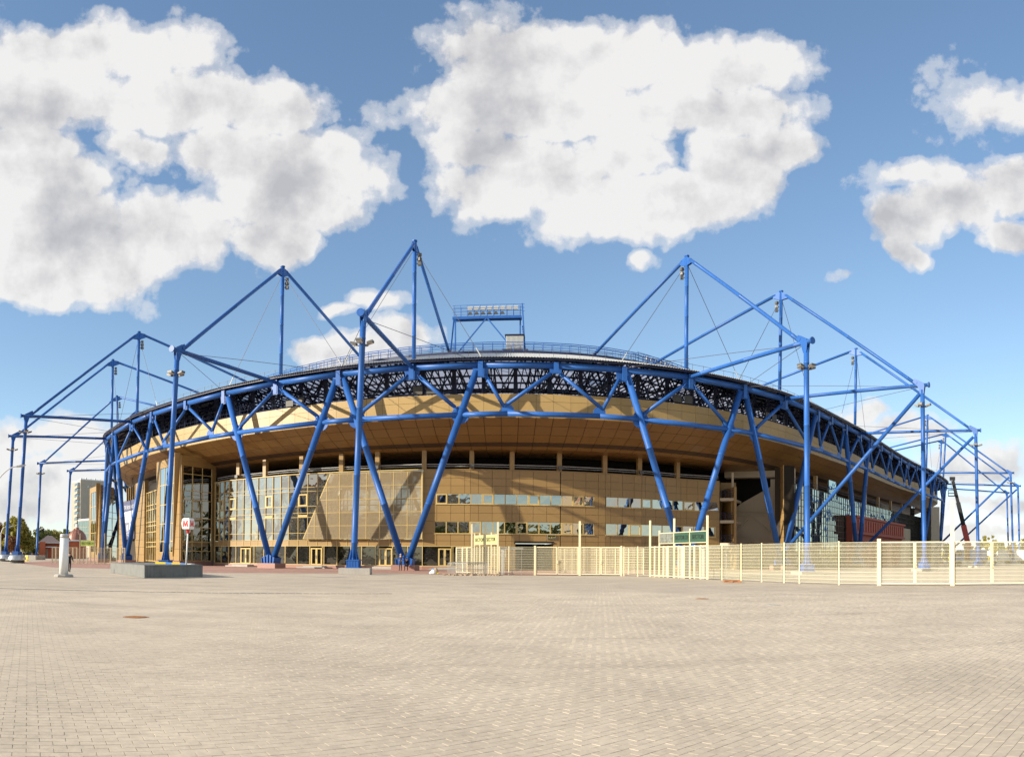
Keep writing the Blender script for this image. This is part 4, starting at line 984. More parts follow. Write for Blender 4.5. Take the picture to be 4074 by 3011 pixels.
for nm, (oj, it_, bx_, lab) in FRAMES.items():
    O = WZ(oj[0], oj[1], ZO); ro = math.hypot(O.x, O.y); base = AT(bx_, ro, 0, 2235); s = S_OF[nm]; N = R(s, -.15, ZR); I = WZ(it_[0], it_[1], ZI)
    Ib = R(s, .6, ZR + .2); ri_ = math.hypot(Ib.x, Ib.y); I = W(it_[0], it_[1], ri_ + .2); I.z = ZI
    big = nm in 'ABCDGHI'
    t = thing('mast_frame', lab, 'mast', base, 'mast frames round the stadium')
    hd = Vector((N.x - O.x, N.y - O.y, 0)).normalized(); sd = Vector((-hd.y, hd.x, 0))
    n_ = 18 if big else 10
    smooth_tubes(MB().band_tube(base + Vector((0, 0, 1.0)), O + Vector((0, 0, -.5)), .245, n_, (.08, .36, .64, .93)).build('outer_mast', 'blue', t))
    smooth_tubes(MB().band_tube(O - hd * .75, N, .20, n_, (.12, .5, .88)).build('strut', 'blue', t))
    smooth_tubes(MB().band_tube(O + hd * .45 + (I - O).normalized() * .35, I + (O - I).normalized() * .75, .185, n_, (.06, .5, .94)).build('tie', 'blue', t))
    im = smooth_tubes(MB().band_tube(Ib, I + Vector((0, 0, .15)), .21, n_, (.25, .5, .75)).build('inner_mast', 'blue', t))
    E_ = N + hd * 21.5; E_.z = ZRIDGE + .5
    smooth_tubes(MB().tube(I + (E_ - I).normalized() * .75, E_, .185, n=n_).build('stay', 'blue', t))
    if nm in 'HIJK':
        ft = R(s, 1.0, 1.2)
        smooth_tubes(MB().tube(O + Vector((0, 0, -.95)) + hd * .35, ft, .22, n=n_).build('leaning_brace', 'blue', t))
    # head plates at the knee, end cap of the strut, pin
    k = MB()
    for o_ in (-.16, .16):
        k.prism([O + sd * o_ + hd * a + Vector((0, 0, z_)) for a, z_ in ((-.30, -.18), (-.20, -.95), (.20, -.95), (.50, -.12), (1.10, .42), (.85, .78), (-.22, .22))], sd * .05)
    k.tube(O - hd * .80, O - hd * .70, .31, n=16); k.tube(O + hd * .68 + Vector((0, 0, .34)) - sd * .24, O + hd * .68 + Vector((0, 0, .34)) + sd * .24, .15, n=12)
    k.build('knee_plate', 'blue', t)
    k = MB(); k.tube(I + Vector((0, 0, .10)), I + Vector((0, 0, .22)), .27, n=14)
    for tgt in (O, E_):
        dv = (tgt - I).normalized(); hv = Vector((dv.x, dv.y, 0)).normalized()
        for o_ in (-.12, .12): k.prism([I + sd * o_ + hv * .1 + Vector((0, 0, .05)), I + sd * o_ + hv * .1 + Vector((0, 0, -.95)), I + sd * o_ + dv * 1.15 + Vector((0, 0, -.22)), I + sd * o_ + dv * 1.0 + Vector((0, 0, .2))], sd * .04)
    k.build('head_plate', 'blue', t)
    k = MB()
    for o_ in (hd, -hd, sd, -sd): k.prism([Ib + o_ * .2, Ib + o_ * 1.15, Ib + o_ * .25 + Vector((0, 0, .75))], o_.cross(Vector((0, 0, 1))) * .05)
    k.build('mast_shoe', 'navy', t)
    # foot
    k = MB(); z0 = .5 if nm in 'A' else (.95 if nm in 'CD' else .25)
    k.box(base + Vector((0, 0, z0 + .04)), (1.05, 1.05, .08)); k.box(base + Vector((0, 0, z0 + .62)), (1.05, 1.05, .08))
    for i in range(5):
        o_ = -.45 + .225 * i
        k.box(base + Vector((o_, 0, z0 + .33)), (.04, .98, .5)); k.box(base + Vector((0, o_, z0 + .33)), (.98, .04, .5))
    for i in range(8):
        a_ = i * math.pi / 4; k.prism([base + Vector((.2 * math.cos(a_), .2 * math.sin(a_), z0 + .66)), base + Vector((.42 * math.cos(a_), .42 * math.sin(a_), z0 + .66)), base + Vector((.24 * math.cos(a_), .24 * math.sin(a_), z0 + 1.5))], Vector((-math.sin(a_), math.cos(a_), 0)) * .03)
    k.tube(base + Vector((0, 0, z0 + .6)), base + Vector((0, 0, max(1.2, z0 + .8))), .25, n=14)
    k.build('foot_plate', 'blue', t)
    if nm == 'A': MB().box(base + Vector((.15, 0, .25)), (2.45, 1.5, .5), .06).build('base_block', 'concrete', t)
    elif nm == 'E': MB().lathe(base, [(0, 0), (2.0, 0), (2.0, .9), (1.8, .95), (0, .95)], 6).build('base_block', 'concrete', t)
    elif nm not in 'CD': MB().box(base + Vector((0, 0, .12)), (2.2, 2.0, .26), .1).build('base_block', 'concrete', t)
    # cables
    ns = [q[2] for q in RN]; idx = min(range(len(ns)), key=lambda q: abs(ns[q] - s))
    for sg in (-1, 1):
        tg = R(ns[max(0, min(len(ns) - 1, idx + sg))], .6, ZR + 1.0)
        tg2 = R(ns[max(0, min(len(ns) - 1, idx + sg))], -.2, ZR + .1)
        MB().tube(I + Vector((0, 0, -.6)), tg, .028, n=5).build('cable', 'cable', t)
        MB().tube(O + hd * .4 + Vector((0, 0, -.2)), tg2, .024, n=5).build('cable', 'cable', t)
        dv = (I - tg).normalized(); MB().tube(tg, tg + dv * 1.1, .05, n=6).build('turnbuckle', 'lens', t)
    # floodlights: four round the outer mast, three up the inner mast
    lo = base.lerp(O, .885)
    if nm not in 'FKL':
        for a_ in (0, 1, 2, 3):
            dv = (hd if a_ % 2 == 0 else sd) * (1 if a_ < 2 else -1); pv = Vector((-dv.y, dv.x, 0))
            c = lo + dv * .62
            f_ = MB().prism([c - pv * .26 + dv * -.18 + Vector((0, 0, .02)), c + pv * .26 + dv * -.18 + Vector((0, 0, .02)), c + pv * .26 + dv * .30 + Vector((0, 0, .14)), c - pv * .26 + dv * .30 + Vector((0, 0, .14))], (0, 0, .16))
            f_.bar(lo + dv * .2 + Vector((0, 0, -.06)), c + Vector((0, 0, .04)), .06, .06)
            fo = f_.build('floodlight', 'lamp', t)
            MB().prism([c - pv * .21 + dv * -.14 + Vector((0, 0, .0)), c + pv * .21 + dv * -.14 + Vector((0, 0, .0)), c + pv * .21 + dv * .26 + Vector((0, 0, .1)), c - pv * .21 + dv * .26 + Vector((0, 0, .1))], (0, 0, .025)).build('lens', 'lens', fo)
    right = Vector((I.y, -I.x, 0)).normalized() * (1 if nm in 'ABCDEF' else -1)
    for i in range(3):
        c = Ib.lerp(I, .90 - .035 * i) + right * .42
        f_ = MB().box(c + right * .1, (.34, .34, .32), .4 + i * .5); f_.bar(c - right * .3, c, .05, .05)
        f_.build('floodlight', 'lamp', t)

# floodlight gantries on the roof catwalk
def gantry(label, sa, sb, d, ztop, cab=True):
    t = thing('floodlight_gantry', label, 'gantry', R((sa + sb) / 2, d, ZRIDGE), 'floodlight gantries on the roof')
    A, B = R(sa, d, ZRIDGE), R(sb, d, ZRIDGE); ex = (B - A).normalized(); ey = Vector((-ex.y, ex.x, 0)); Lg = (B - A).length
    P_ = lambda u, v, z: A + ex * u + ey * v + Vector((0, 0, z - ZRIDGE))
    zb = ztop - 1.75
    for v in (0, .9):
        m_ = MB().bar(P_(-.2, v, zb), P_(Lg + .2, v, zb), .16, .32); m_.build('platform_beam', 'blue', t)
    MB().bar(P_(-.2, .45, zb + .19), P_(Lg + .2, .45, zb + .19), .95, .06).build('platform', 'blue', t)
    for (u, v, u2, v2) in ((0, 0, -.45, -.2), (0.05, .9, .1, .9), (Lg, .9, Lg, .9)): MB().bar(P_(u2, v2, ZRIDGE), P_(u, v, zb), .18, .18).build('leg', 'blue', t)
    MB().bar(P_(.1, 0, ZRIDGE), P_(Lg * .49, 0, zb - .15), .15, .15).build('brace', 'blue', t); MB().bar(P_(Lg - .2, 0, ZRIDGE), P_(Lg * .51, 0, zb - .15), .15, .15).build('brace', 'blue', t)
    for z_ in (.55, 1.0, 1.45):
        for v in (0, .9): MB().tube(P_(-.2, v, zb + .2 + z_), P_(Lg + (.6 if v == 0 else .2), v, zb + .2 + z_), .025, n=5).build('rail', 'blue', t)
    for i in range(11):
        for v in (0, .9): MB().tube(P_(Lg * i / 10, v, zb + .1), P_(Lg * i / 10, v, zb + 1.65), .03, n=5).build('rail_post', 'blue', t)
    for i in range(8):
        u = Lg * (.24 + .098 * i)
        l_ = MB().box(P_(u, .45, zb + 1.35), (.72, .22, .42), math.atan2(ex.y, ex.x)).build('floodlight', 'lens', t)
        if i < 6: MB().prism([P_(u - .3, .45, zb + .62), P_(u + .3, .45, zb + .62), P_(u + .12, .45, zb + .92), P_(u - .12, .45, zb + .92)], ey * .3).build('floodlight', 'lamp', t)
    # stair
    for v in (-.1, .6): MB().bar(P_(Lg + .7, v, ZRIDGE + .2), P_(Lg + .3, v, zb + 1.7), .06, .16).build('stair_stringer', 'blue', t)
    for i in range(11): MB().bar(P_(Lg + .7 - .03 * i, -.1, ZRIDGE + .5 + i * .33), P_(Lg + .7 - .03 * i, .6, ZRIDGE + .5 + i * .33), .22, .05).build('stair_tread', 'navy', t)
    if cab:
        c0, c1 = Lg * .80, Lg * 1.06
        b_ = MB(); nn = 14
        b_.hexa([P_(c0, -.9, ZRIDGE + .55), P_(c1, -.9, ZRIDGE + .55), P_(c1, .4, ZRIDGE + .55), P_(c0, .4, ZRIDGE + .55), P_(c0, -.9, ZRIDGE + 2.3), P_(c1, -.9, ZRIDGE + 2.3), P_(c1, .4, ZRIDGE + 2.35), P_(c0, .4, ZRIDGE + 2.35)])
        cb = b_.build('cabin', 'roof', t)
        for i in range(nn): MB().bar(P_(c0 + (c1 - c0) * (i + .5) / nn, -.93, ZRIDGE + .6), P_(c0 + (c1 - c0) * (i + .5) / nn, -.93, ZRIDGE + 2.25), .08, .06, ey).build('corrugation', 'roof', cb)
        MB().bar(P_(c0 - .15, -.3, ZRIDGE + 2.42), P_(c1 + .15, -.3, ZRIDGE + 2.42), 1.6, .1).build('cabin_roof', 'navy', cb)
        MB().bar(P_(c0 - .5, -.5, ZRIDGE + .42), P_(c1 + .6, -.5, ZRIDGE + .42), 1.5, .22).build('cabin_floor', 'navy', cb)
sA = s_of(WZ(1806, 1395, ZRIDGE)); pts_ = [R(S_OF['A'] + i * .25, DR) for i in range(200)]
def s_az(x, d, z, y):
    best = min(range(0, 400), key=lambda i: abs(math.atan2(*R(S_OF['A'] - 30 + i * .35, d)[:2]) - AZ(x, y))); return S_OF['A'] - 30 + best * .35
gantry('blue floodlight gantry with stair and corrugated cabin at the roof crest', s_az(1808, DR + 1.0, 0, 1300), s_az(2066, DR + 1.0, 0, 1300), DR + 1.0, 34.3)
gantry('blue floodlight gantry on the right part of the roof, seen end on', S_OF['G'] + 9, S_OF['H'] + 9, DR + 1.0, 29.6, False)
# ------------------------------------------------------------------ cream mesh fence, gates and turnstiles
FX = [1815, 1987, 2128, 2306, 2472, 2586, 2700, 2814, 2872, 2948, 3030, 3119, 3180, 3337, 3497, 3640, 3789, 3946, 4120]
FRR = [64.8, 58.2, 58, 57.6, 57, 55.2, 51.6, 48.4, 47, 45, 43.2, 41.6, 40.7, 38.6, 37.7, 37.4, 37.3, 37.5, 38.0]
def fpt(x, z=0.0): return AT(x, float(np.interp(x, FX, FRR)), z, 2240)
def post(parent, p, h, w=.09, name='post'):
    return MB().box(Vector((p.x, p.y, h / 2)), (w, w, h), math.atan2(-p.x, p.y)).build(name, 'cream', parent)
def mesh_panel(parent, a, b, z0=.10, z1=2.25, frame=False, name='fence_panel', vs=.058):
    a, b = Vector((a.x, a.y, 0)), Vector((b.x, b.y, 0)); d = (b - a); L = d.length; d.normalize(); n = Vector((d.y, -d.x, 0)); m_ = MB()
    k = max(2, int(round((z1 - z0) / .198)))
    for i in range(k + 1):
        z = z0 + (z1 - z0) * i / k; m_.bar(a + Vector((0, 0, z)) + n * .012, b + Vector((0, 0, z)) + n * .012, .014, .013)
    k = max(2, int(L / vs))
    for i in range(1, k):
        p = a + d * (L * i / k); q = p + d * .011
        m_.hexa([Vector((p.x, p.y, z0)), Vector((q.x, q.y, z0)), Vector((q.x, q.y, z0)) - n * .009, Vector((p.x, p.y, z0)) - n * .009, Vector((p.x, p.y, z1)), Vector((q.x, q.y, z1)), Vector((q.x, q.y, z1)) - n * .009, Vector((p.x, p.y, z1)) - n * .009])
    o = m_.build(name, 'wire', parent)
    if frame:
        f_ = MB()
        for z in (z0 - .02, z1 + .02): f_.bar(a + Vector((0, 0, z)), b + Vector((0, 0, z)), .055, .06)
        for p in (a, b): f_.bar(p + Vector((0, 0, z0 - .05)), p + Vector((0, 0, z1 + .05)), .06, .06, d)
        f_.build('leaf_frame', 'cream', o)
    return o
# right-hand run of fixed panels
t = thing('fence', 'cream wire mesh fence running from the green sector sign to the gates', 'fence', fpt(3119))
xs = [2814, 2872, 2948, 3030, 3119, 3180, 3337, 3494]
for x in xs[1:-1]: post(t, fpt(x), 2.32, .08)
for a, b in zip(xs, xs[1:]): mesh_panel(t, fpt(a + 4), fpt(b - 4))
def gate(label, xa, xb, xm, posts_):
    t = thing('gate', label, 'gate', fpt(xm), 'double leaf mesh gates')
    for x, h, w in posts_: post(t, fpt(x), h, w, 'gate_post')
    for a, b in ((xa, xm - 3), (xm + 3, xb)):
        o = mesh_panel(t, fpt(a), fpt(b), .14, 2.22, True, 'gate_leaf', .056)
    p = fpt(xm, 1.05); MB().box(p + Vector((0, -.06, 0)), (.16, .06, .26)).build('lock', 'cream', t); MB().bar(p + Vector((0, -.1, .03)), p + Vector((.22, -.1, .03)), .03, .03).build('handle', 'alu', t)
    for x in (xa, xb):
        for z in (.5, 1.8): MB().box(fpt(x, z), (.07, .07, .12)).build('hinge', 'cream', t)
gate('cream double gate left of the tallest cream post, right foreground', 3504, 3781, 3640, [(3497, 2.42, .20), (3789, 4.35, .20)])
gate('cream double gate at the right edge of the picture', 3797, 4104, 3946, [(4112, 2.42, .2)])
# middle run
t = thing('fence', 'cream wire mesh fence panels just left of the green sector sign', 'fence', fpt(2530))
for x in (2482, 2537): post(t, fpt(x), 2.3, .09)
for a, b in ((2485, 2534), (2540, 2582)): mesh_panel(t, fpt(a), fpt(b), vs=.075)
gate('cream double gate in front of the vehicle gateway', 2134, 2300, 2217, [(2128, 2.35, .16), (2306, 4.3, .17)])
gate('cream double gate between the lone tall post and the green sector sign', 2312, 2468, 2391, [(2472, 2.35, .14)])
t = thing('fence', 'cream wire mesh panels beside the grey turnstile', 'fence', fpt(2050))
for x in (1987, 2024): post(t, fpt(x), 2.3, .10)
for a, b in ((1990, 2021), (2027, 2124)): mesh_panel(t, fpt(a), fpt(b), vs=.075)
# a second fence line behind the gates
t = thing('fence', 'cream inner fence seen through the double gates', 'fence', AT(2380, 66))
b_ = [2228, 2247, 2276, 2302, 2337, 2373, 2410, 2448, 2500, 2560]
for x in b_: post(t, AT(x, 66 - (x - 2228) * .012), 2.25, .09)
for a, b in zip(b_, b_[1:]): mesh_panel(t, AT(a + 2, 66 - (a - 2228) * .012), AT(b - 2, 66 - (b - 2228) * .012), vs=.09)
# turnstile ranks with sector signs
def signboard(parent, a, b, z0, z1, material, body, ink='ink', size=.42):
    a, b = Vector((a.x, a.y, 0)), Vector((b.x, b.y, 0)); d = (b - a).normalized(); n = Vector((d.y, -d.x, 0)); m_ = MB()
    k = 8; pts = [a + (b - a) * i / k for i in range(k + 1)]
    for i in range(k):
        o0, o1 = .05 + .012 * math.sin(i * 1.9), .05 + .012 * math.sin((i + 1) * 1.9); p, q = pts[i], pts[i + 1]
        m_.hexa([p + n * o0 + Vector((0, 0, z0)), q + n * o1 + Vector((0, 0, z0)), q + n * (o1 - .02) + Vector((0, 0, z0)), p + n * (o0 - .02) + Vector((0, 0, z0)), p + n * o0 + Vector((0, 0, z1)), q + n * o1 + Vector((0, 0, z1)), q + n * (o1 - .02) + Vector((0, 0, z1)), p + n * (o0 - .02) + Vector((0, 0, z1))])
    o = m_.build('sign_panel', material, parent)
    for z in (z0 - .03, z1 + .03): MB().bar(a + Vector((0, 0, z)) + n * .03, b + Vector((0, 0, z)) + n * .03, .04, .04).build('sign_rail', 'cream', o)
    if body: text('lettering', body, o, (a + b) / 2 + n * .075 + Vector((0, 0, (z0 + z1) / 2)), d, (0, 0, 1), size, ink, .003, sx=min(1.0, (b - a).length * .93 / (len(body) * size * .60)))
    return o
def rank(label, xs_, tall, short, signs, ptf):
    t = thing('turnstile_rank', label, 'turnstile', ptf(sum(xs_) / len(xs_)), 'turnstile ranks in the fence')
    for x in tall: post(t, ptf(x), 4.25, .15, 'tall_post')
    for x in short: post(t, ptf(x), 3.45, .12, 'sign_post')
    for x in xs_:
        if x not in tall and x not in short: post(t, ptf(x), 2.3, .10)
    for a, b in zip(xs_, xs_[1:]): mesh_panel(t, ptf(a + 1.5), ptf(b - 1.5), .12, 2.22, b - a > 14, 'gate_leaf', .075)
    for a, b, m, body in signs: signboard(t, ptf(a), ptf(b), 2.5, 3.2, m, body)
    return t
rank('cream turnstile rank with yellow sector signs behind the crowd barriers', [1815, 1840, 1858, 1876, 1887, 1897, 1908, 1920, 1931, 1943, 1954, 1967, 1980], (1876, 1931, 1980), (1887, 1908, 1954), ((1888, 1931, 'yel_sign', 'SECTOR'), (1932, 1979, 'yel_sign', 'SECTOR')), fpt)
rank('cream turnstile rank with green sector signs in front of the right V column', [2586, 2605, 2623, 2640, 2658, 2682, 2700, 2722, 2745, 2763, 2787, 2814], (2586, 2682, 2814), (2623, 2745), ((2625, 2680, 'film', ''), (2684, 2744, 'green_sign', 'SECTOR 23'), (2747, 2812, 'green_sign', 'SECTOR')), fpt)
lf = lambda x: AT(x, 103 - (x - 207) * .012, 0, 2230)
rank('cream turnstile rank with lime SECTOR 29 sign at the far left', [207, 222, 238, 272, 290, 306, 317, 331, 346, 360, 375, 390, 402, 415, 440, 465, 482, 497], (317, 375, 415), (), ((319, 376, 'lime', 'SECTOR 29'),), lf)
def turnstile(label, p, ang, h=2.1):
    t = thing('turnstile', label, 'turnstile', p, 'full height turnstiles behind the fence')
    ca, sa = math.cos(ang), math.sin(ang); Q = lambda x, y, z: p + Vector((x * ca - y * sa, x * sa + y * ca, z))
    MB().box(Q(-.75, 0, h / 2), (.30, .9, h), ang).build('cabinet', 'lens', t); MB().box(Q(0, 0, h + .06), (1.9, 1.0, .14), ang).build('canopy', 'lens', t)
    MB().tube(Q(.05, 0, 0), Q(.05, 0, h), .05, n=10).build('rotor_shaft', 'steel', t)
    for i in range(8):
        for k in range(3): MB().tube(Q(.05, 0, .3 + i * .22), Q(.05 + .62 * math.cos(k * 2.09 + .4), .62 * math.sin(k * 2.09 + .4), .3 + i * .22), .018, n=5).build('rotor_arm', 'steel', t)
    for i in range(7): MB().tube(Q(.80, -.45 + .15 * i, 0), Q(.80, -.45 + .15 * i, h), .018, n=5).build('cage_bar', 'steel', t)
turnstile('grey full height turnstile behind the fence beside the yellow signs', AT(2036, 60.5), .0)
turnstile('white turnstile behind the gates under the blank sign film', AT(2694, 53.8), .25)
turnstile('white turnstile behind the gates under the right green sign', AT(2757, 51.8), .25)
turnstile('white turnstile just right of the last green sign post', AT(2838, 50.2), .3)

# ------------------------------------------------------------------ plaza furniture
# stained concrete box over the metro stairs
P1, P2, P0 = AT(575.6, 43.6), AT(807, 47.4), AT(440, 55.0); P3 = P0 + (P2 - P1); H_ = .74
bl = thing('concrete_box', 'low stained concrete box in front of the metro sign', 'concrete box', P1.lerp(P3, .5))
MB().prism([P1, P2, P3, P0], (0, 0, H_)).build('body', 'darkconc', bl)
cc = (P1 + P2 + P3 + P0) / 4
MB().prism([p + (p - cc).normalized() * .05 + Vector((0, 0, H_)) for p in (P1, P2, P3, P0)], (0, 0, .035)).build('capping', 'darkconc', bl)
ka, kb = AT(618, 48.8, H_ + .04), AT(768, 48.0, H_ + .04); kd = (kb - ka)
ln = thing('painted_kerb', 'yellow and blue painted kerb lying on the concrete box', 'kerb', ka)
for f0, f1, m in ((0, .27, 'yellow'), (.27, .44, 'sky_blue'), (.44, .66, 'yellow'), (.66, .84, 'sky_blue'), (.84, 1.0, 'white')):
    MB().hexa([ka + kd * f0, ka + kd * f1, ka + kd * f1 + Vector((0, .3, 0)), ka + kd * f0 + Vector((0, .3, 0)), ka + kd * f0 + Vector((0, .02, .15 - .10 * f0)), ka + kd * f1 + Vector((0, .02, .15 - .10 * f1)), ka + kd * f1 + Vector((0, .3, .15 - .10 * f1)), ka + kd * f0 + Vector((0, .3, .15 - .10 * f0))]).build('segment', m, ln)
# metro sign
sb = AT(741, 48.0, H_ + .03); ms_ = thing('metro_sign', 'white metro lantern with red M on a slim pole', 'sign', sb)
top_ = W(748, 2106, 48.0)
smooth_tubes(MB().tube(sb, top_, .055, .05, n=12).build('pole', 'white', ms_)); MB().tube(top_ + Vector((0, 0, -.28)), top_ + Vector((0, 0, .0)), .06, .14, n=10).build('bracket', 'redp', ms_)
a_ = .62; cz_ = top_ + Vector((0, 0, .37)); hw = .30
ring_ = []
m_ = MB()
prof = [(-.37, .24), (-.30, .285), (0, .315), (.30, .285), (.37, .22)]
for z, r in prof:
    for i in range(4): m_.v.append(tuple(cz_ + Vector((r * 1.414 * math.cos(a_ + i * math.pi / 2), r * 1.414 * math.sin(a_ + i * math.pi / 2), z))))
for j in range(len(prof) - 1):
    for i in range(4): m_.f.append((j * 4 + i, j * 4 + (i + 1) % 4, (j + 1) * 4 + (i + 1) % 4, (j + 1) * 4 + i))
m_.f.append((3, 2, 1, 0)); k_ = (len(prof) - 1) * 4; m_.f.append((k_, k_ + 1, k_ + 2, k_ + 3))
lb = m_.build('lantern', 'white', ms_)
MS = [(-.21, -.19), (-.13, -.19), (-.115, .0), (-.03, -.17), (.03, -.17), (.115, .0), (.13, -.19), (.21, -.19), (.165, .21), (.10, .21), (.0, -.02), (-.10, .21), (-.165, .21)]
for i in range(4):
    an = a_ + i * math.pi / 2 + math.pi / 4; n = Vector((math.cos(an), math.sin(an), 0)); u = Vector((-n.y, n.x, 0))
    b = MB(); c = cz_ + n * .318
    tri = [(0, 1, 2), (0, 2, 12), (2, 11, 12), (2, 3, 10), (2, 10, 11), (3, 4, 10), (4, 5, 10), (5, 9, 10), (5, 8, 9), (5, 6, 7), (5, 7, 8)]
    b.v = [tuple(c + u * x + Vector((0, 0, y))) for x, y in MS] + [tuple(c - n * .02 + u * x + Vector((0, 0, y))) for x, y in MS]; b.f = list(tri) + [(j, (j + 1) % 13, 13 + (j + 1) % 13, 13 + j) for j in range(13)]
    b.build('letter_m', 'redp', lb)
# white lantern column
cb = AT(254, 44.0); t = thing('lantern_column', 'thick white and grey column beside the walking person', 'column', cb)
m_ = MB().lathe(cb, [(0, 0), (.60, 0), (.60, .09), (.52, .16), (0, .16)], 8); m_.build('base_slab', 'concrete', t)
lean = W(258, 2128, 44.0) - W(254, 2290, 44.0); lean.z = 0
def lcol(z0, z1, r0, r1, m, nme):
    o = MB().tube(cb + lean * (z0 / 2.6) + Vector((0, 0, z0)), cb + lean * (z1 / 2.6) + Vector((0, 0, z1)), r0, r1, n=28).build(nme, m, t); smooth_tubes(o)
lcol(.16, 2.36, .275, .270, 'white', 'shaft'); lcol(2.36, 2.52, .280, .280, 'steel', 'collar'); lcol(2.52, 2.58, .26, .25, 'white', 'cap')
# planters with bench rims round two masts
for x, r, lab in ((68, None, 'aluminium planter with bench rim, the nearer one at the left'), (22, None, 'aluminium planter with bench rim at the left edge')):
    nm = 'C' if x == 68 else 'D'; O = WZ(*FRAMES[nm][0], ZO); base = AT(x, math.hypot(O.x, O.y), 0, 2235)
    t = thing('planter', lab, 'planter', base, 'planters round the mast feet')
    MB().lathe(base, [(1.05, 0), (1.05, .42)], 20).build('plinth', 'darkconc', t); MB().lathe(base, [(.9, .42), (1.62, .42), (1.62, .50), (.9, .50)], 28).build('bench_rim', 'alu', t)
    o = MB().lathe(base, [(1.28, .50), (1.22, .78), (1.05, 1.05), (.98, 1.12), (.90, 1.05), (.85, .98), (0, .98)], 28).build('bowl', 'alu', t, smooth=True)
# crowd barriers stacked on edge
bd = (AT(1940, 57.2) - AT(1856, 57.2)).normalized(); bn = Vector((-bd.y, bd.x, 0))
proto = None
for i in range(17):
    o0 = AT(1856 - 4.6 * i, 57.2 + .02 * i)
    if proto is None:
        proto = thing('crowd_barrier', 'steel hoop barrier in the nested stack by the yellow signs', 'barrier', o0, 'nested steel barriers')
        Wd, Hh = 1.66, 1.0; pts = [o0 + bd * x + Vector((0, 0, z)) for x, z in ((0, 0), (0, Hh - .16), (.05, Hh - .05), (.16, Hh), (Wd - .16, Hh), (Wd - .05, Hh - .05), (Wd, Hh - .16), (Wd, 0))]
        h1 = MB().path(pts, .021, 6).build('hoop', 'steel', proto); h2 = MB().tube(o0 + bd * .01 + Vector((0, 0, .46)), o0 + bd * (Wd - .01) + Vector((0, 0, .46)), .016, n=6).build('rail', 'steel', proto)
        f1 = MB().box(o0 + bd * .02 + Vector((0, 0, .03)), (.10, .4, .05), math.atan2(bd.y, bd.x)).build('foot', 'rubble', proto)
        f2 = MB().box(o0 + bd * (Wd - .02) + Vector((0, 0, .03)), (.10, .4, .05), math.atan2(bd.y, bd.x)).build('foot', 'rubble', proto)
    else:
        c = proto.copy(); col.objects.link(c); c.location = o0
        for ch in (h1, h2, f1, f2): k_ = ch.copy(); col.objects.link(k_); k_.parent = c
# rubble under them
m_ = MB()
for i in range(170):
    p = AT(rng.uniform(1765, 1990), rng.uniform(55.8, 59.5)); s_ = rng.uniform(.04, .14)
    m_.box(p + Vector((0, 0, s_ * .35)), (s_ * rng.uniform(.8, 2.0), s_ * rng.uniform(.8, 1.6), s_ * .8), rng.uniform(0, 3))
o = m_.build('rubble', 'rubble', None); o['kind'] = 'stuff'; tag(o, 'scattered broken stone under the steel barriers', 'rubble')
# tool bags
bp_ = AT(1726, 60.5); t = thing('work_bags', 'heap of pale work bags left of the steel barriers', 'bags', bp_)
for (dx_, dy_, rx, rz, m) in ((0, 0, .30, .34, 'white'), (.18, .05, .22, .5, 'rubble'), (-.18, -.05, .20, .25, 'white'), (.32, -.1, .12, .12, 'yellow'), (-.04, .1, .16, .42, 'sky_blue')):
    b = MB().lathe(bp_ + Vector((dx_, dy_, 0)), [(.0, 0), (rx * .9, .0), (rx, rz * .35), (rx * .75, rz * .75), (rx * .3, rz), (0, rz * 1.02)], 9); 
    b.v = [(x + rng.uniform(-.03, .03), y + rng.uniform(-.03, .03), z + (rng.uniform(-.03, .03) if z > .01 else 0)) for x, y, z in b.v]; b.build('bag', m, t, smooth=True)
# pallets
for i, x in enumerate((2896, 2931)):
    p = AT(x, 42.6); a = -.25; t = thing('pallet', ('left' if i == 0 else 'right') + ' one of two orange wooden pallets lying before the fence', 'pallet', p, 'pallets on the paving')
    for k in range(3): MB().box(p + Vector((0, -.2 + .2 * k, .05)), (.46, .09, .09), a).build('bearer', 'pallet', t)
    for k in range(5): MB().box(p + Vector((-.19 + .095 * k, 0, .107)), (.07, .55, .022), a).build('slat', 'pallet', t)
# manhole covers
for x, y, rr, m, lab in ((541, 2455, .25, 'rust', 'rusty iron manhole cover in the left foreground'), (3072, 2407, .22, 'concrete', 'grey manhole cover in the right foreground'), (2793, 2382, .20, 'rust', 'small rusty cover on the paving before the fence')):
    p = WZ(x, y, 0.0); t = thing('manhole_cover', lab, 'manhole cover', p)
    MB().lathe(p, [(0, .006), (rr, .006), (rr, -.02)], 28).build('lid', m, t); MB().lathe(p, [(rr + .02, .004), (rr + .05, .003), (rr + .05, -.02)], 28).build('rim', m, t)
    for k in range(5): MB().box(p + Vector((0, -rr * .6 + rr * .3 * k, .009)), (rr * 1.2, .03, .010)).build('rib', m, t)

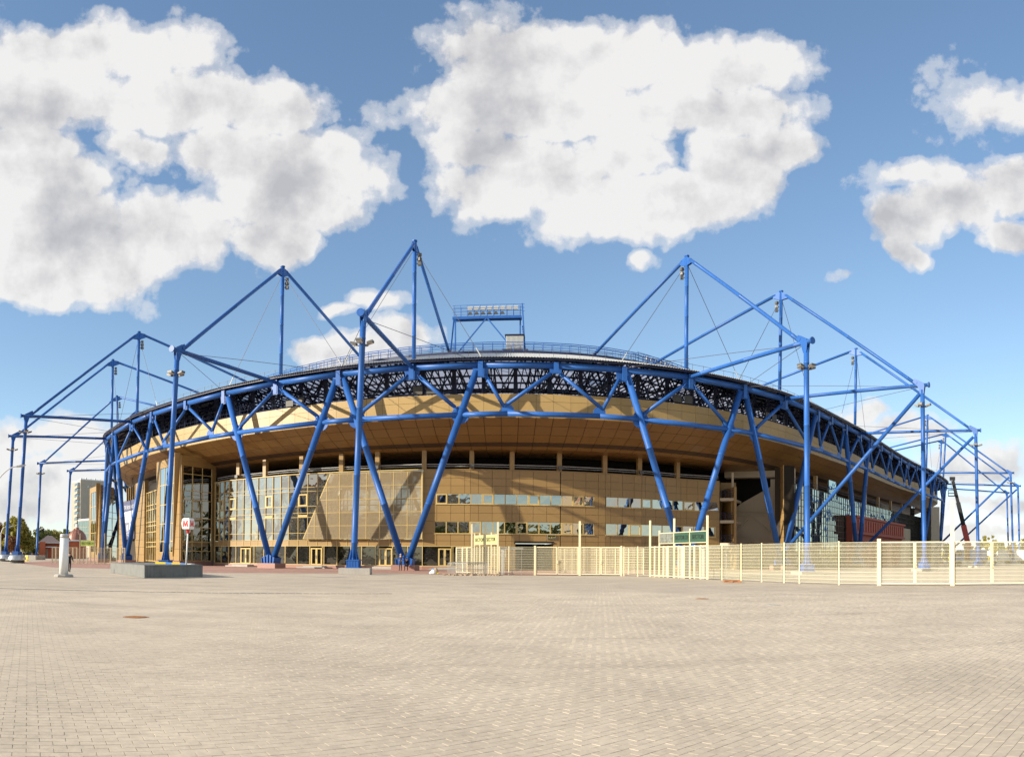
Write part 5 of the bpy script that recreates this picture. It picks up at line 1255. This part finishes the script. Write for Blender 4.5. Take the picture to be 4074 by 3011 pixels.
# ------------------------------------------------------------------ people
def person(label, loc, h, face, pose, top, legs, hair, cat='person', named='person', skin='skin'):
    k = h / 1.75
    J = {'pelvis': (0, 0, .95), 'spine': (0, 0, 1.15), 'chest': (0, .0, 1.36), 'neck': (0, 0, 1.50), 'head': (0, .015, 1.60), 'crown': (0, .0, 1.72)}
    for sg, n in ((-1, 'l'), (1, 'r')):
        J['sh' + n] = (sg * .19, 0, 1.43); J['el' + n] = (sg * .24, .02, 1.15); J['wr' + n] = (sg * .25, .06, .91); J['ha' + n] = (sg * .25, .08, .82)
        J['hip' + n] = (sg * .09, 0, .92); J['kn' + n] = (sg * .10, .02, .50); J['an' + n] = (sg * .11, -.02, .09); J['to' + n] = (sg * .12, .16, .04)
    if pose == 'hips':
        for sg, n in ((-1, 'l'), (1, 'r')): J['el' + n] = (sg * .40, -.06, 1.20); J['wr' + n] = (sg * .22, .06, 1.04); J['ha' + n] = (sg * .17, .08, 1.02)
    if pose == 'walk':
        J['knl'] = (-.10, .16, .53); J['anl'] = (-.10, .14, .12); J['tol'] = (-.11, .30, .10); J['knr'] = (.10, -.06, .50); J['anr'] = (.10, -.26, .14); J['tor'] = (.10, -.14, .04)
        J['ell'] = (-.24, -.10, 1.16); J['wrl'] = (-.24, -.08, .94); J['hal'] = (-.23, -.05, .86); J['elr'] = (.24, .10, 1.16); J['wrr'] = (.24, .22, .98); J['har'] = (.23, .26, .91)
    if pose == 'sit':
        dz = -.42
        for n in list(J):
            if n[:2] in ('kn', 'an', 'to'): continue
            x, y, z = J[n]; J[n] = (x, y + max(0, (z - .95)) * .42, z + dz)
        for sg, n in ((-1, 'l'), (1, 'r')):
            J['kn' + n] = (sg * .16, .42, .52); J['an' + n] = (sg * .15, .40, .09); J['to' + n] = (sg * .16, .58, .04)
            J['el' + n] = (sg * .27, .34, .80); J['wr' + n] = (sg * .15, .50, .68); J['ha' + n] = (sg * .11, .56, .66)
    rad = {'pelvis': .135, 'spine': .125, 'chest': .145, 'neck': .058, 'head': .098, 'crown': .070, 'sh': .072, 'el': .050, 'wr': .036, 'ha': .040, 'hip': .092, 'kn': .062, 'an': .045, 'to': .038}
    names = list(J); ix = {n: i for i, n in enumerate(names)}
    ed = [('pelvis', 'spine'), ('spine', 'chest'), ('chest', 'neck'), ('neck', 'head'), ('head', 'crown')]
    for n in 'lr': ed += [('chest', 'sh' + n), ('sh' + n, 'el' + n), ('el' + n, 'wr' + n), ('wr' + n, 'ha' + n), ('pelvis', 'hip' + n), ('hip' + n, 'kn' + n), ('kn' + n, 'an' + n), ('an' + n, 'to' + n)]
    me = D.meshes.new('tmp'); me.from_pydata([tuple(c * k for c in J[n]) for n in names], [(ix[a], ix[b]) for a, b in ed], [])
    o = D.objects.new('tmp', me); col.objects.link(o)
    o.modifiers.new('s', 'SKIN'); sv = me.skin_vertices[0].data
    for n in names:
        r = rad.get(n, rad.get(n[:-1], .05)) * k; sv[ix[n]].radius = (r, r * (.72 if n in ('chest', 'spine', 'pelvis') else 1.0)); sv[ix[n]].use_root = n == 'pelvis'
    sd = o.modifiers.new('d', 'SUBSURF'); sd.levels = 1; sd.render_levels = 1
    dg = bpy.context.evaluated_depsgraph_get(); new = D.meshes.new_from_object(o.evaluated_get(dg)); D.objects.remove(o); D.meshes.remove(me)
    new.materials.clear()
    for m in (top, legs, skin, 'rubber'): new.materials.append(M[m])
    kd = {n: Vector(J[n]) * k for n in names}
    for p in new.polygons:
        c = p.center; n = min(names, key=lambda q: (kd[q] - c).length)
        p.material_index = 2 if n in ('neck', 'head', 'crown', 'hal', 'har') else 3 if n[:2] in ('to', 'an') else 1 if n[:2] in ('kn', 'hi') or n == 'pelvis' else 0
        p.use_smooth = True
    ob = D.objects.new(named, new); col.objects.link(ob); ob.location = loc; ob.rotation_euler = (0, 0, face); tag(ob, label, cat)
    # hair, nose, eyes
    hc = Vector(J['head']) * k
    b = MB().lathe((0, 0, 0), [(.104, -.02), (.112, .04), (.100, .09), (.06, .125), (0, .135)], 12, math.radians(200 - 180), math.radians(340 + 0)) if False else MB().lathe((0, 0, 0), [(.098, .02), (.112, .06), (.098, .105), (.06, .135), (0, .145)], 12)
    m2 = D.meshes.new('hair'); m2.from_pydata([((x * .95) * k, (y - .018) * k, z * k) for x, y, z in b.v], [], b.f); m2.materials.append(M[hair])
    ho = D.objects.new('hair', m2); col.objects.link(ho); ho.parent = ob; ho.location = hc
    for nmx, pts, m in (('nose', [(-.014, .085, .0), (.014, .085, .0), (0, .118, -.004), (0, .09, .045)], skin), ):
        m3 = D.meshes.new(nmx); m3.from_pydata([tuple(c * k for c in p) for p in pts], [], [(0, 1, 2), (1, 3, 2), (3, 0, 2), (0, 3, 1)]); m3.materials.append(M[m]); q = D.objects.new(nmx, m3); col.objects.link(q); q.parent = ob; q.location = hc
    for sg in (-1, 1):
        b = MB().lathe((0, 0, 0), [(0, -.012), (.012, 0), (0, .012)], 6); m3 = D.meshes.new('eye'); m3.from_pydata([((x + sg * .035) * k, (y + .088) * k, (z + .03) * k) for x, y, z in b.v], [], b.f); m3.materials.append(M['ink']); q = D.objects.new('eye', m3); col.objects.link(q); q.parent = ob; q.location = hc
    return ob
person('person in dark clothes walking away beside the white column', AT(277, 54), 1.52, math.radians(20), 'walk', 'black', 'black', 'dhair')
person('grey haired person in navy jacket standing hands on hips by the V column', AT(1594, 73.4), 1.72, math.radians(165), 'hips', 'jacket', 'jeans', 'ghair')
person('person in dark clothes sitting on the red granite plinth', AT(1621, 74.05), 1.72, math.radians(170), 'sit', 'black', 'jeans', 'dhair')
for i, (x, r, tp, lb) in enumerate(((37, 165, 'redp', 'tiny person in red near the planters'), (44, 170, 'white', 'tiny person in white near the planters'), (72, 160, 'redp', 'tiny person in red right of the nearer planter'), (78, 164, 'white', 'tiny person in white right of the nearer planter'),
                                  (91, 140, 'black', 'tiny person in black before the silver car'), (97, 143, 'black', 'second tiny person in black beside the silver car'), (151, 150, 'jeans', 'tiny person in dark blue beside the grey concrete block'))):
    person(lb, AT(x, r), 1.7, 2.5 + i, 'stand', tp, 'jeans', 'dhair')

# ------------------------------------------------------------------ trees
def tree(label, base, h, rx, rz, leaf, n=2600, group=None, ls=.34, trunk=.35, seed=1):
    rg = np.random.default_rng(seed); t = thing('tree', label, 'tree', base, group)
    cz = h - rz; m_ = MB(); m_.tube(base, base + Vector((.1, 0, cz - rz * .3)), trunk, trunk * .6, n=8)
    cl = []
    for i in range(26):
        v = rg.normal(size=3); v /= np.linalg.norm(v); q = rg.uniform(.35, .95); cl.append((v[0] * rx * q * .85, v[1] * rx * q * .85, cz + v[2] * rz * q * .85, rg.uniform(.22, .42) * min(rx, rz)))
    for i in range(7): c = cl[i]; m_.tube(base + Vector((.1, 0, cz - rz * .45)), base + Vector((c[0], c[1], c[2])), trunk * .35, trunk * .08, n=5)
    m_.build('trunk', 'bark', t)
    C = np.array(cl); which = rg.integers(0, len(cl), n); d = rg.normal(size=(n, 3)); d /= np.linalg.norm(d, axis=1)[:, None]
    P = C[which, :3] + d * (C[which, 3] * rg.uniform(.55, 1.15, n))[:, None]
    a = rg.normal(size=(n, 3)); a /= np.linalg.norm(a, axis=1)[:, None]; b = np.cross(a, rg.normal(size=(n, 3))); b /= np.linalg.norm(b, axis=1)[:, None]
    s = (ls * rg.uniform(.5, 1.2, n))[:, None]
    V = np.stack([P - a * s - b * s * .55, P + a * s * .3 - b * s * .7, P + a * s, P + b * s * .8], 1).reshape(-1, 3)
    me = D.meshes.new('crown'); me.from_pydata(V.tolist(), [], [(4 * i, 4 * i + 1, 4 * i + 2, 4 * i + 3) for i in range(n)]); me.materials.append(M[leaf])
    o = D.objects.new('crown', me); col.objects.link(o); o.parent = t
    return t
def tree_px(label, x, ytop, wpx, r, leaf, seed, group, n=2400, yh=2203, rzf=.48):
    h = (yh - ytop) / F * r + HC; rx = wpx / 2 / F * r; tree(label, AT(x, r), h, rx, max(h * rzf, 1.0), leaf, n, group, ls=max(.28, rx * .10), seed=seed)
GL, GR, GB = 'trees behind the plaza on the left', 'trees beyond the fence on the right', 'trees behind the photographer mirrored in the glass'
tree_px('rust red tree at the left edge', 0, 2046, 70, 205, 'leaf_o', 3, GL)
tree_px('tall yellow green tree behind the two planters', 74, 2026, 150, 200, 'leaf_y', 5, GL, 7000, rzf=.49)
tree_px('rust brown lower tree under the tall yellow green one', 50, 2120, 70, 192, 'leaf_o', 19, GL, 1800)
tree_px('dark green rounded tree left of the red pavilion', 176, 2086, 100, 230, 'leaf_g', 7, GL, 3400, rzf=.49)
tree_px('olive tree directly above the red pavilion roof', 222, 2100, 86, 236, 'leaf_y', 9, GL)
tree_px('dark tree between the mast and the copper dome', 258, 2092, 70, 245, 'leaf_g', 11, GL)
tree_px('rust tinged tree right behind the copper dome', 286, 2090, 60, 250, 'leaf_o', 13, GL)
tree_px('dark hedge like tree at the far left behind the lamps', 20, 2140, 110, 225, 'leaf_g', 15, GL, 2600)
tree_px('dark bushy tree low behind the silver car', 128, 2140, 90, 240, 'leaf_g', 17, GL, 2600)
for i, (x, y, w, lf_, lb) in enumerate(((3897, 2135, 40, 'leaf_g', 'low dark tree just right of the crane boom'), (3924, 2119, 34, 'leaf_y', 'left one of two taller trees beyond the right fence'), (3957, 2121, 40, 'leaf_y', 'right one of two taller trees beyond the right fence'), (3985, 2148, 40, 'leaf_g', 'low green tree right of the two taller ones'),
                                       (4030, 2152, 50, 'leaf_a', 'yellow autumn tree behind the white trucks'), (3850, 2152, 50, 'leaf_a', 'yellow autumn tree behind the crane truck'), (4068, 2150, 30, 'leaf_g', 'small green tree at the right edge'), (3768, 2142, 60, 'leaf_g', 'added dark tree filling the bright sky gap left of the tallest cream post'))):  # last tree is added, only to darken the bright sky gap beside the post
    tree_px(lb, x, y, w, 270, lf_, 30 + i, GR, 1500, 2223, .46)
for i in range(22):
    an = math.radians(118 + i * 5.9 + rng.uniform(-1.5, 1.5)); rr = 92 + (i * 37 % 34)
    tree('tree behind the photographer that shows only as a dark reflection', Vector((rr * math.sin(an), rr * math.cos(an), 0)), 9 + (i * 29 % 7), 6.5, 5.2, ('leaf_g', 'leaf_y')[i % 2], 800, GB, .85, .3, 50 + i)
# far-off wood that closes the horizon
rg = np.random.default_rng(99); n = 9000
azs = np.concatenate([rg.uniform(-1.3, -.50, n // 2), rg.uniform(.50, 1.3, n // 2)]); rr = rg.uniform(420, 470, n); hh = (7 + 4 * np.sin(azs * 37) + 3 * np.sin(azs * 91 + 1)) * rg.uniform(.05, 1, n)
P_ = np.stack([rr * np.sin(azs), rr * np.cos(azs), hh], 1); a3 = rg.normal(size=(n, 3)); b3 = rg.normal(size=(n, 3)); s3 = rg.uniform(.8, 1.7, n)[:, None]
a3 /= np.linalg.norm(a3, axis=1)[:, None]; b3 /= np.linalg.norm(b3, axis=1)[:, None]
V = np.stack([P_ - a3 * s3, P_ - b3 * s3, P_ + a3 * s3, P_ + b3 * s3], 1).reshape(-1, 3)
me = D.meshes.new('wood'); me.from_pydata(V.tolist(), [], [(4 * i, 4 * i + 1, 4 * i + 2, 4 * i + 3) for i in range(n)]); me.materials.append(M['leaf_y'])
o = D.objects.new('wood', me); col.objects.link(o); o['kind'] = 'stuff'; tag(o, 'far off autumn wood along the horizon', 'wood')

# ------------------------------------------------------------------ buildings at the left
kr = 200.0
def KB(x, z=0.0, dr=0.0): return AT(x, kr + dr, z)
t = thing('pavilion', 'small red pavilion with copper dome and white lantern', 'pavilion', KB(200))
def kwall(xa, xb, z0, z1, m, nme, d=6, dr=0):
    a, b = KB(xa, z0, dr), KB(xb, z0, dr); n = Vector((a.x + b.x, a.y + b.y, 0)).normalized() * d
    return MB().prism([a, b, b + n, a + n], (0, 0, z1 - z0)).build(nme, m, t)
kwall(155, 300, 0, 4.3, 'terra', 'wall'); kwall(157, 180, 0, 4.5, 'terra', 'porch_wall', 3, -2)
c = KB(197, 0, 2); m_ = MB(); e = [KB(152, 4.4, -1.2), KB(240, 4.4, -1.2), KB(240, 4.4, 7), KB(152, 4.4, 7)]; rg_ = [KB(186, 6.3, 3), KB(205, 6.3, 3)]
m_.v = [tuple(p) for p in e + rg_] + [tuple(p - Vector((0, 0, .25))) for p in e]; m_.f = [(0, 1, 5, 4), (1, 2, 5), (2, 3, 4, 5), (3, 0, 4), (0, 6, 7, 1), (1, 7, 8, 2), (2, 8, 9, 3), (3, 9, 6, 0), (6, 9, 8, 7)]; m_.build('roof', 'pinkroof', t)
kwall(150, 243, 4.15, 4.38, 'white', 'cornice', 7, -1.5)
kwall(174, 226, 3.0, 3.25, 'white', 'canopy', 1.5, -1.6); kwall(178, 191, 0.1, 2.6, 'beige', 'door', .2, -.1)
smooth_tubes(MB().tube(KB(173.5, 0, -1.2), KB(173.5, 3.0, -1.2), .32, n=12).build('column', 'terra', t))
dc = KB(306, 0, 1.5); MB().lathe(dc, [(2.55, 0), (2.55, 4.8)], 24).build('drum', 'terra', t); MB().lathe(dc, [(2.5, 4.7), (2.95, 4.75), (2.95, 5.0), (2.6, 5.2)], 24).build('cornice', 'white', t)
dm = MB().lathe(dc, [(2.72, 5.15), (2.6, 5.8), (2.25, 6.7), (1.6, 7.5), (.75, 8.0), (.5, 8.25), (.5, 8.6), (0, 8.6)], 24).build('dome', 'copper', t, smooth=True)
for i in range(16):
    an = i * math.pi / 8; MB().path([dc + Vector((r * math.cos(an), r * math.sin(an), z + .03)) for r, z in ((2.72, 5.15), (2.6, 5.8), (2.25, 6.7), (1.6, 7.5), (.75, 8.0))], .035, 4).build('seam', 'copper', dm)
MB().lathe(dc, [(.45, 8.6), (.45, 9.5), (.40, 9.55), (0, 9.55)], 16).build('lantern', 'white', t)
person('dark bronze figure standing on the lantern of the copper dome', dc + Vector((0, 0, 9.55)), 1.95, 2.6, 'hips', 'dhair', 'dhair', 'dhair', 'statue', 'statue', 'dhair')
# apartment block
ar = 380.0; t = thing('apartment_block', 'nine storey pale apartment block behind the left end of the stadium', 'building', AT(340, ar))
a, b = AT(317, ar, 0), AT(425, ar + 10, 0); d_ = (b - a).normalized(); n_ = Vector((-d_.y, d_.x, 0)); c2 = AT(300, ar + 14, 0)
MB().prism([a, b, b + n_ * 14, c2 + n_ * 4, c2], (0, 0, 40)).build('wall', 'grey', t)
pw_ = Path([a, b], 1.0); pl_ = Path([c2, a], 1.0)
for i in range(15):
    for j in range(13): pw_.slab(MB(), pw_.L * i / 15 + .03, pw_.L * (i + 1) / 15 - .03, 1 + 3 * j + .03, 4 + 3 * j - .03, 0, .08).build('tile_panel', 'grey', t)
for j, u in ((12, .25), (11, .72)): pw_.slab(MB(), pw_.L * u, pw_.L * u + .7, 3 * j, 3 * j + 1.2, .08, .12).build('window', 'winglass', t)
for j in range(12):
    bz_ = 2.5 + j * 3.05; bo = pl_.slab(MB(), pl_.L * .1, pl_.L * .92, bz_, bz_ + 1.15, -.1, 1.5).build('balcony', 'tan', t)
    pl_.slab(MB(), pl_.L * .12, pl_.L * .9, bz_ + 1.2, bz_ + 2.6, -.1, 1.1).build('balcony_glazing', 'winglass', bo); pl_.slab(MB(), pl_.L * .1, pl_.L * .92, bz_ - .12, bz_, -.1, 1.6).build('balcony_slab', 'white', bo)
MB().prism([p + Vector((0, 0, 40)) for p in (a, b, b + n_ * 14, c2 + n_ * 4, c2)], (0, 0, .5)).build('parapet', 'white', t)
for i in range(5): MB().tube(a.lerp(b, .15 + .17 * i) + n_ * 3 + Vector((0, 0, 40)), a.lerp(b, .15 + .17 * i) + n_ * 3 + Vector((0, 0, 41.2 + .3 * (i % 2))), .35, n=8).build('vent', 'steel', t)
# green glazed hall
gr_ = 310.0; t = thing('glazed_hall', 'low hall with green tinted glass left of the far entrance tower', 'building', AT(330, gr_)); ga, gb2 = AT(309, gr_), AT(356, gr_ - 12); gpth = Path([ga, gb2], 1.0)
gpth.slab(MB(), 0, gpth.L, 0, 15.2, -12, 0).build('wall', 'grey', t); gpth.slab(MB(), -.3, gpth.L, 15.2, 15.8, -12, .4).build('roof', 'white', t)
for i in range(7):
    for j in range(4): pane(gpth, t, gpth.L * i / 7 + .06, gpth.L * (i + 1) / 7 - .06, 5 + 2.5 * j + .08, 7.5 + 2.5 * j - .08, .1, 'glassg', 'pane', .01)
# blocks behind the photographer that the glass mirrors
for x, y, w_, h_, lb in ((-20, -150, 40, 27, 'pale brick apartment block mirrored in the left glass tower'), (125, -70, 46, 24, 'cream apartment block mirrored in the office windows'), (-170, -85, 36, 30, 'tall block mirrored at the left of the glass')):
    t = thing('apartment_block', lb, 'building', (x, y, 0), 'blocks mirrored in the stadium glass'); o = Vector((x, y, 0))
    MB().box(o + Vector((0, 0, h_ / 2)), (w_, 13, h_)).build('wall', 'tan', t); MB().box(o + Vector((0, 0, h_ + .6)), (w_ + .8, 13.8, 1.2)).build('roof', 'copper', t)
    for i in range(int(w_ / 4)):
        for j in range(int(h_ / 3)):
            p = o + Vector((-w_ / 2 + 2 + i * 4, 6.52, 1.7 + j * 3)); f = MB().box(p, (1.9, .12, 1.6)).build('window', 'white', t); MB().box(p + Vector((0, .07, 0)), (1.6, .04, 1.3)).build('pane', 'darkglass', f)
    for i in range(int(w_ / 8)):
        for j in range(1, int(h_ / 3)): MB().box(o + Vector((-w_ / 2 + 4 + i * 8, 7.1, .9 + j * 3)), (3.0, 1.1, 1.0)).build('balcony', 'white', t)

# ------------------------------------------------------------------ street lamps, car, notice board
def lamp(label, pts, head, r=.07, sc=1.0):
    t = thing('street_lamp', label, 'street lamp', pts[0], 'street lamps'); MB().path(pts, r, 8).build('pole', 'white', t)
    d = (pts[-1] - pts[-2]).normalized(); e = pts[-1]; u = Vector((0, 0, 1)); s_ = d.cross(u).normalized(); b = MB()
    for i in range(7):
        f_ = i / 6; w_ = .17 * math.sin(math.pi * (.15 + .8 * f_)) * sc; h_ = .10 * math.sin(math.pi * (.2 + .75 * f_)) * sc; c = e + d * (f_ * .75 * sc)
        for k in range(8): b.v.append(tuple(c + s_ * w_ * math.cos(k * math.pi / 4) + u * h_ * math.sin(k * math.pi / 4)))
    for i in range(6):
        for k in range(8): b.f.append((i * 8 + k, i * 8 + (k + 1) % 8, (i + 1) * 8 + (k + 1) % 8, (i + 1) * 8 + k))
    b.f += [tuple(range(8)), tuple(range(48, 56))]
    b.build('lamp_head', 'lens', t, smooth=True)
def arc_pts(base, x0, y0, x1, y1, r, k=6):
    A_, B_ = W(x0, y0, r), W(x1, y1, r); pts = [base]
    for i in range(k + 1): f_ = i / k; pts.append(Vector((A_.x + (B_.x - A_.x) * f_, A_.y + (B_.y - A_.y) * f_, A_.z + (B_.z - A_.z) * math.sin(f_ * math.pi / 2))))
    return pts
lamp('white street lamp arm reaching in from the left edge', arc_pts(AT(-26, 62), -22, 1925, 66, 1856, 62), None, .06, 1.1)
lamp('white curved street lamp at the far left behind the plaza', arc_pts(AT(3, 150), 3, 2125, 17, 2098, 150), None, .09, 1.6)
lamp('thin white lamp post behind the left planters', arc_pts(AT(26, 150), 29, 2110, 38, 2096, 150), None, .09, 1.4)
lamp('thin white lamp post beside the concrete based mast', arc_pts(AT(145, 160), 149, 2120, 156, 2108, 160), None, .09, 1.4)
def car(label, p, ang, m):
    t = thing('car', label, 'car', p); ca, sa = math.cos(ang), math.sin(ang); Q = lambda x, y, z: p + Vector((x * ca - y * sa, x * sa + y * ca, z))
    prof = [(-2.1, .35), (2.1, .35), (2.12, .75), (1.3, .92), (.55, 1.45), (-1.0, 1.48), (-1.9, 1.0), (-2.12, .85)]
    b = MB(); n = len(prof); b.v = [tuple(Q(x, -.85, z)) for x, z in prof] + [tuple(Q(x, .85, z)) for x, z in prof]; b.f = [tuple(range(n)), tuple(reversed(range(n, 2 * n)))] + [(i, n + i, n + (i + 1) % n, (i + 1) % n) for i in range(n)]
    b.build('body', m, t)
    MB().hexa([Q(1.28, -.75, .95), Q(1.28, .75, .95), Q(1.25, .75, .93), Q(1.25, -.75, .93), Q(.60, -.68, 1.43), Q(.60, .68, 1.43), Q(.55, .68, 1.40), Q(.55, -.68, 1.40)]).build('windscreen', 'darkglass', t)
    for sy in (-.86, .86): MB().box(Q(-.2, sy, 1.18), (1.6, .03, .38), ang).build('side_window', 'darkglass', t)
    for sx in (-1.3, 1.3):
        for sy in (-.8, .8): MB().tube(Q(sx, sy - .1, .32), Q(sx, sy + .1, .32), .32, n=14).build('wheel', 'rubber', t)
    for sy in (-.6, .6): MB().box(Q(2.1, sy, .70), (.06, .36, .16), ang).build('headlight', 'lens', t)
car('silver car parked before the trees at the left', AT(116, 195), math.radians(-60), 'carsilver')
p = AT(106, 128); t = thing('notice_board', 'small yellow folding board beyond the planters', 'board', p)
for sg in (-1, 1): MB().hexa([p + Vector((-.3, sg * .3 - .02, 0)), p + Vector((.3, sg * .3 - .02, 0)), p + Vector((.3, sg * .3 + .02, 0)), p + Vector((-.3, sg * .3 + .02, 0)), p + Vector((-.3, sg * .03 - .02, 1.0)), p + Vector((.3, sg * .03 - .02, 1.0)), p + Vector((.3, sg * .03 + .02, 1.0)), p + Vector((-.3, sg * .03 + .02, 1.0))]).build('leaf', 'yellow', t)

# ------------------------------------------------------------------ crane truck and white lorries on the right
cr = 130.0; cp = AT(3862, cr); t = thing('crane_truck', 'blue truck with raised red and black telescopic crane boom', 'truck', cp); ex = (AT(3925, cr) - AT(3800, cr)).normalized(); ey = Vector((-ex.y, ex.x, 0)); an = math.atan2(ex.y, ex.x)
Q = lambda x, y, z: cp + ex * x + ey * y + Vector((0, 0, z))
MB().box(Q(0, 0, 1.0), (5.6, 2.1, .35), an).build('chassis', 'black', t)
cbn = MB(); cbn.prism([Q(-2.9, -1.15, .8), Q(-1.2, -1.15, .8), Q(-1.2, -1.15, 2.9), Q(-2.5, -1.15, 2.9), Q(-2.9, -1.15, 1.9)], ey * 2.3); cab_ = cbn.build('cab', 'truckblue', t)
MB().box(Q(-2.0, -1.17, 2.25), (1.0, .04, .75), an).build('cab_window', 'darkglass', cab_)
MB().box(Q(1.3, 0, 2.0), (3.0, 2.3, 1.7), an).build('body_box', 'truckblue', t); MB().lathe(Q(-.4, 0, 1.15), [(.7, 0), (.7, .9), (.5, 1.5), (0, 1.5)], 14).build('turret', 'redb', t)
for x in (-2.1, 1.0, 2.1):
    for y in (-1.0, 1.0): MB().tube(Q(x, y - .15, .52), Q(x, y + .15, .52), .52, n=16).build('wheel', 'rubber', t)
B0, B1 = W(3856, 2185, cr), W(3789, 1904, cr)
def boom(f0, f1, w_, m): MB().bar(B0.lerp(B1, f0), B0.lerp(B1, f1), w_, w_ * 1.15).build('boom_section', m, t)
boom(0, .34, .85, 'redb'); boom(.34, .66, .68, 'black'); boom(.66, .97, .52, 'black')
MB().bar(B1 + ex * -.5, B1 + ex * .5, .5, .6).build('boom_head', 'black', t); MB().bar(B0.lerp(B1, .02) + ex * .5, B0.lerp(B1, .30) + ex * .1, .22, .22).build('lift_ram', 'steel', t)
bk = W(3785, 1962, cr); MB().tube(B1 + ex * -.3, bk + Vector((0, 0, .9)), .03, n=5).build('hoist_rope', 'cable', t); m_ = MB()
for z in (0, .5, 1.0):
    q = [bk + ex * sx * .55 + ey * sy * .4 + Vector((0, 0, z - .5)) for sx, sy in ((-1, -1), (1, -1), (1, 1), (-1, 1), (-1, -1))]
    m_.path(q, .05, 5)
for sx, sy in ((-1, -1), (1, -1), (1, 1), (-1, 1)): m_.tube(bk + ex * sx * .55 + ey * sy * .4 + Vector((0, 0, -.5)), bk + ex * sx * .55 + ey * sy * .4 + Vector((0, 0, .5)), .05, n=5)
m_.box(bk + Vector((0, 0, -.48)), (1.1, .8, .08), an); m_.build('work_basket', 'black', t)
for x, lb in ((3985, 'white lorry parked beyond the right gates'), (4046, 'white lorry at the right edge beyond the gates')):
    r = 165.0; p = AT(x, r); t = thing('lorry', lb, 'lorry', p, 'white lorries beyond the gates'); ex2 = (AT(x + 20, r) - AT(x - 20, r)).normalized(); a2 = math.atan2(ex2.y, ex2.x)
    MB().box(p + Vector((0, 0, 2.0)) + ex2 * .4, (2.6, 2.3, 2.2), a2).build('box_body', 'white', t); cab_ = MB().box(p + Vector((0, 0, 1.5)) - ex2 * 1.7, (1.4, 2.1, 1.7), a2).build('cab', 'white', t)
    ey2 = Vector((-ex2.y, ex2.x, 0)); MB().box(p + Vector((0, 0, 1.85)) - ex2 * 1.75 - ey2 * 1.07, (.9, .04, .6), a2).build('cab_window', 'darkglass', cab_); MB().box(p + Vector((0, 0, .75)), (4.6, 1.8, .25), a2).build('chassis', 'black', t)
    for x_ in (-1.6, 1.2):
        for y_ in (-1.0, 1.0): q = p + ex2 * x_ + ey2 * y_; MB().tube(q - ey2 * .12 + Vector((0, 0, .45)), q + ey2 * .12 + Vector((0, 0, .45)), .45, n=12).build('wheel', 'rubber', t)

# ------------------------------------------------------------------ paving setts with real joints in the foreground, material beyond
ca, sa = math.cos(PAV_ANG), math.sin(PAV_ANG); bw_, rh_ = .20, .10
items = []
for j in range(-230, 420):
    v = j * rh_
    for i in range(-170, 210):
        u = i * bw_ + (bw_ / 2 if j % 2 else 0.0); x = (u + bw_ / 2) * ca - (v + rh_ / 2) * sa; y = (u + bw_ / 2) * sa + (v + rh_ / 2) * ca
        r = math.hypot(x, y)
        if 4.6 < r < 30.0 and y > 0 and abs(math.atan2(x, y)) < .74: items.append((r, u, v))
items.sort()
def sett(u, v, mb):
    e = .0022; hz = rng.uniform(-.0010, .0010); tl = rng.uniform(-.0004, .0004); q = []
    for z, ins in ((-.03, 0), (hz, .0), (hz + .0005, .0022)):
        for x, y in ((u + e + ins, v + e + ins), (u + bw_ - e - ins, v + e + ins), (u + bw_ - e - ins, v + rh_ - e - ins), (u + e + ins, v + rh_ - e - ins)):
            q.append((x * ca - y * sa, x * sa + y * ca, z + (tl if z > -.02 else 0) * (1 if x > u + bw_ / 2 else -1)))
    b = len(mb.v); mb.v += q
    for l in range(2):
        for k in range(4): mb.f.append((b + l * 4 + k, b + l * 4 + (k + 1) % 4, b + (l + 1) * 4 + (k + 1) % 4, b + (l + 1) * 4 + k))
    mb.f.append((b + 8, b + 9, b + 10, b + 11)); return mb
for r, u, v in items[:300]: sett(u, v, MB()).build('sett', 'paver', plaza)
rest = MB()
for r, u, v in items[300:]: sett(u, v, rest)
rest.build('sett', 'paver', plaza, kind='stuff')
# drain channel across the paving on the left
a_, b_ = WZ(-60, 2339, 0), WZ(1560, 2362, 0)
dch = thing('drain_channel', 'narrow dark drain line across the left half of the paving', 'drain', (a_ + b_) / 2)
for i in range(60):
    p, q = a_.lerp(b_, i / 60 + .001), a_.lerp(b_, (i + 1) / 60 - .001); MB().bar(p + Vector((0, 0, -.003)), q + Vector((0, 0, -.003)), .11, .024).build('grating', 'mesh_grey', dch)
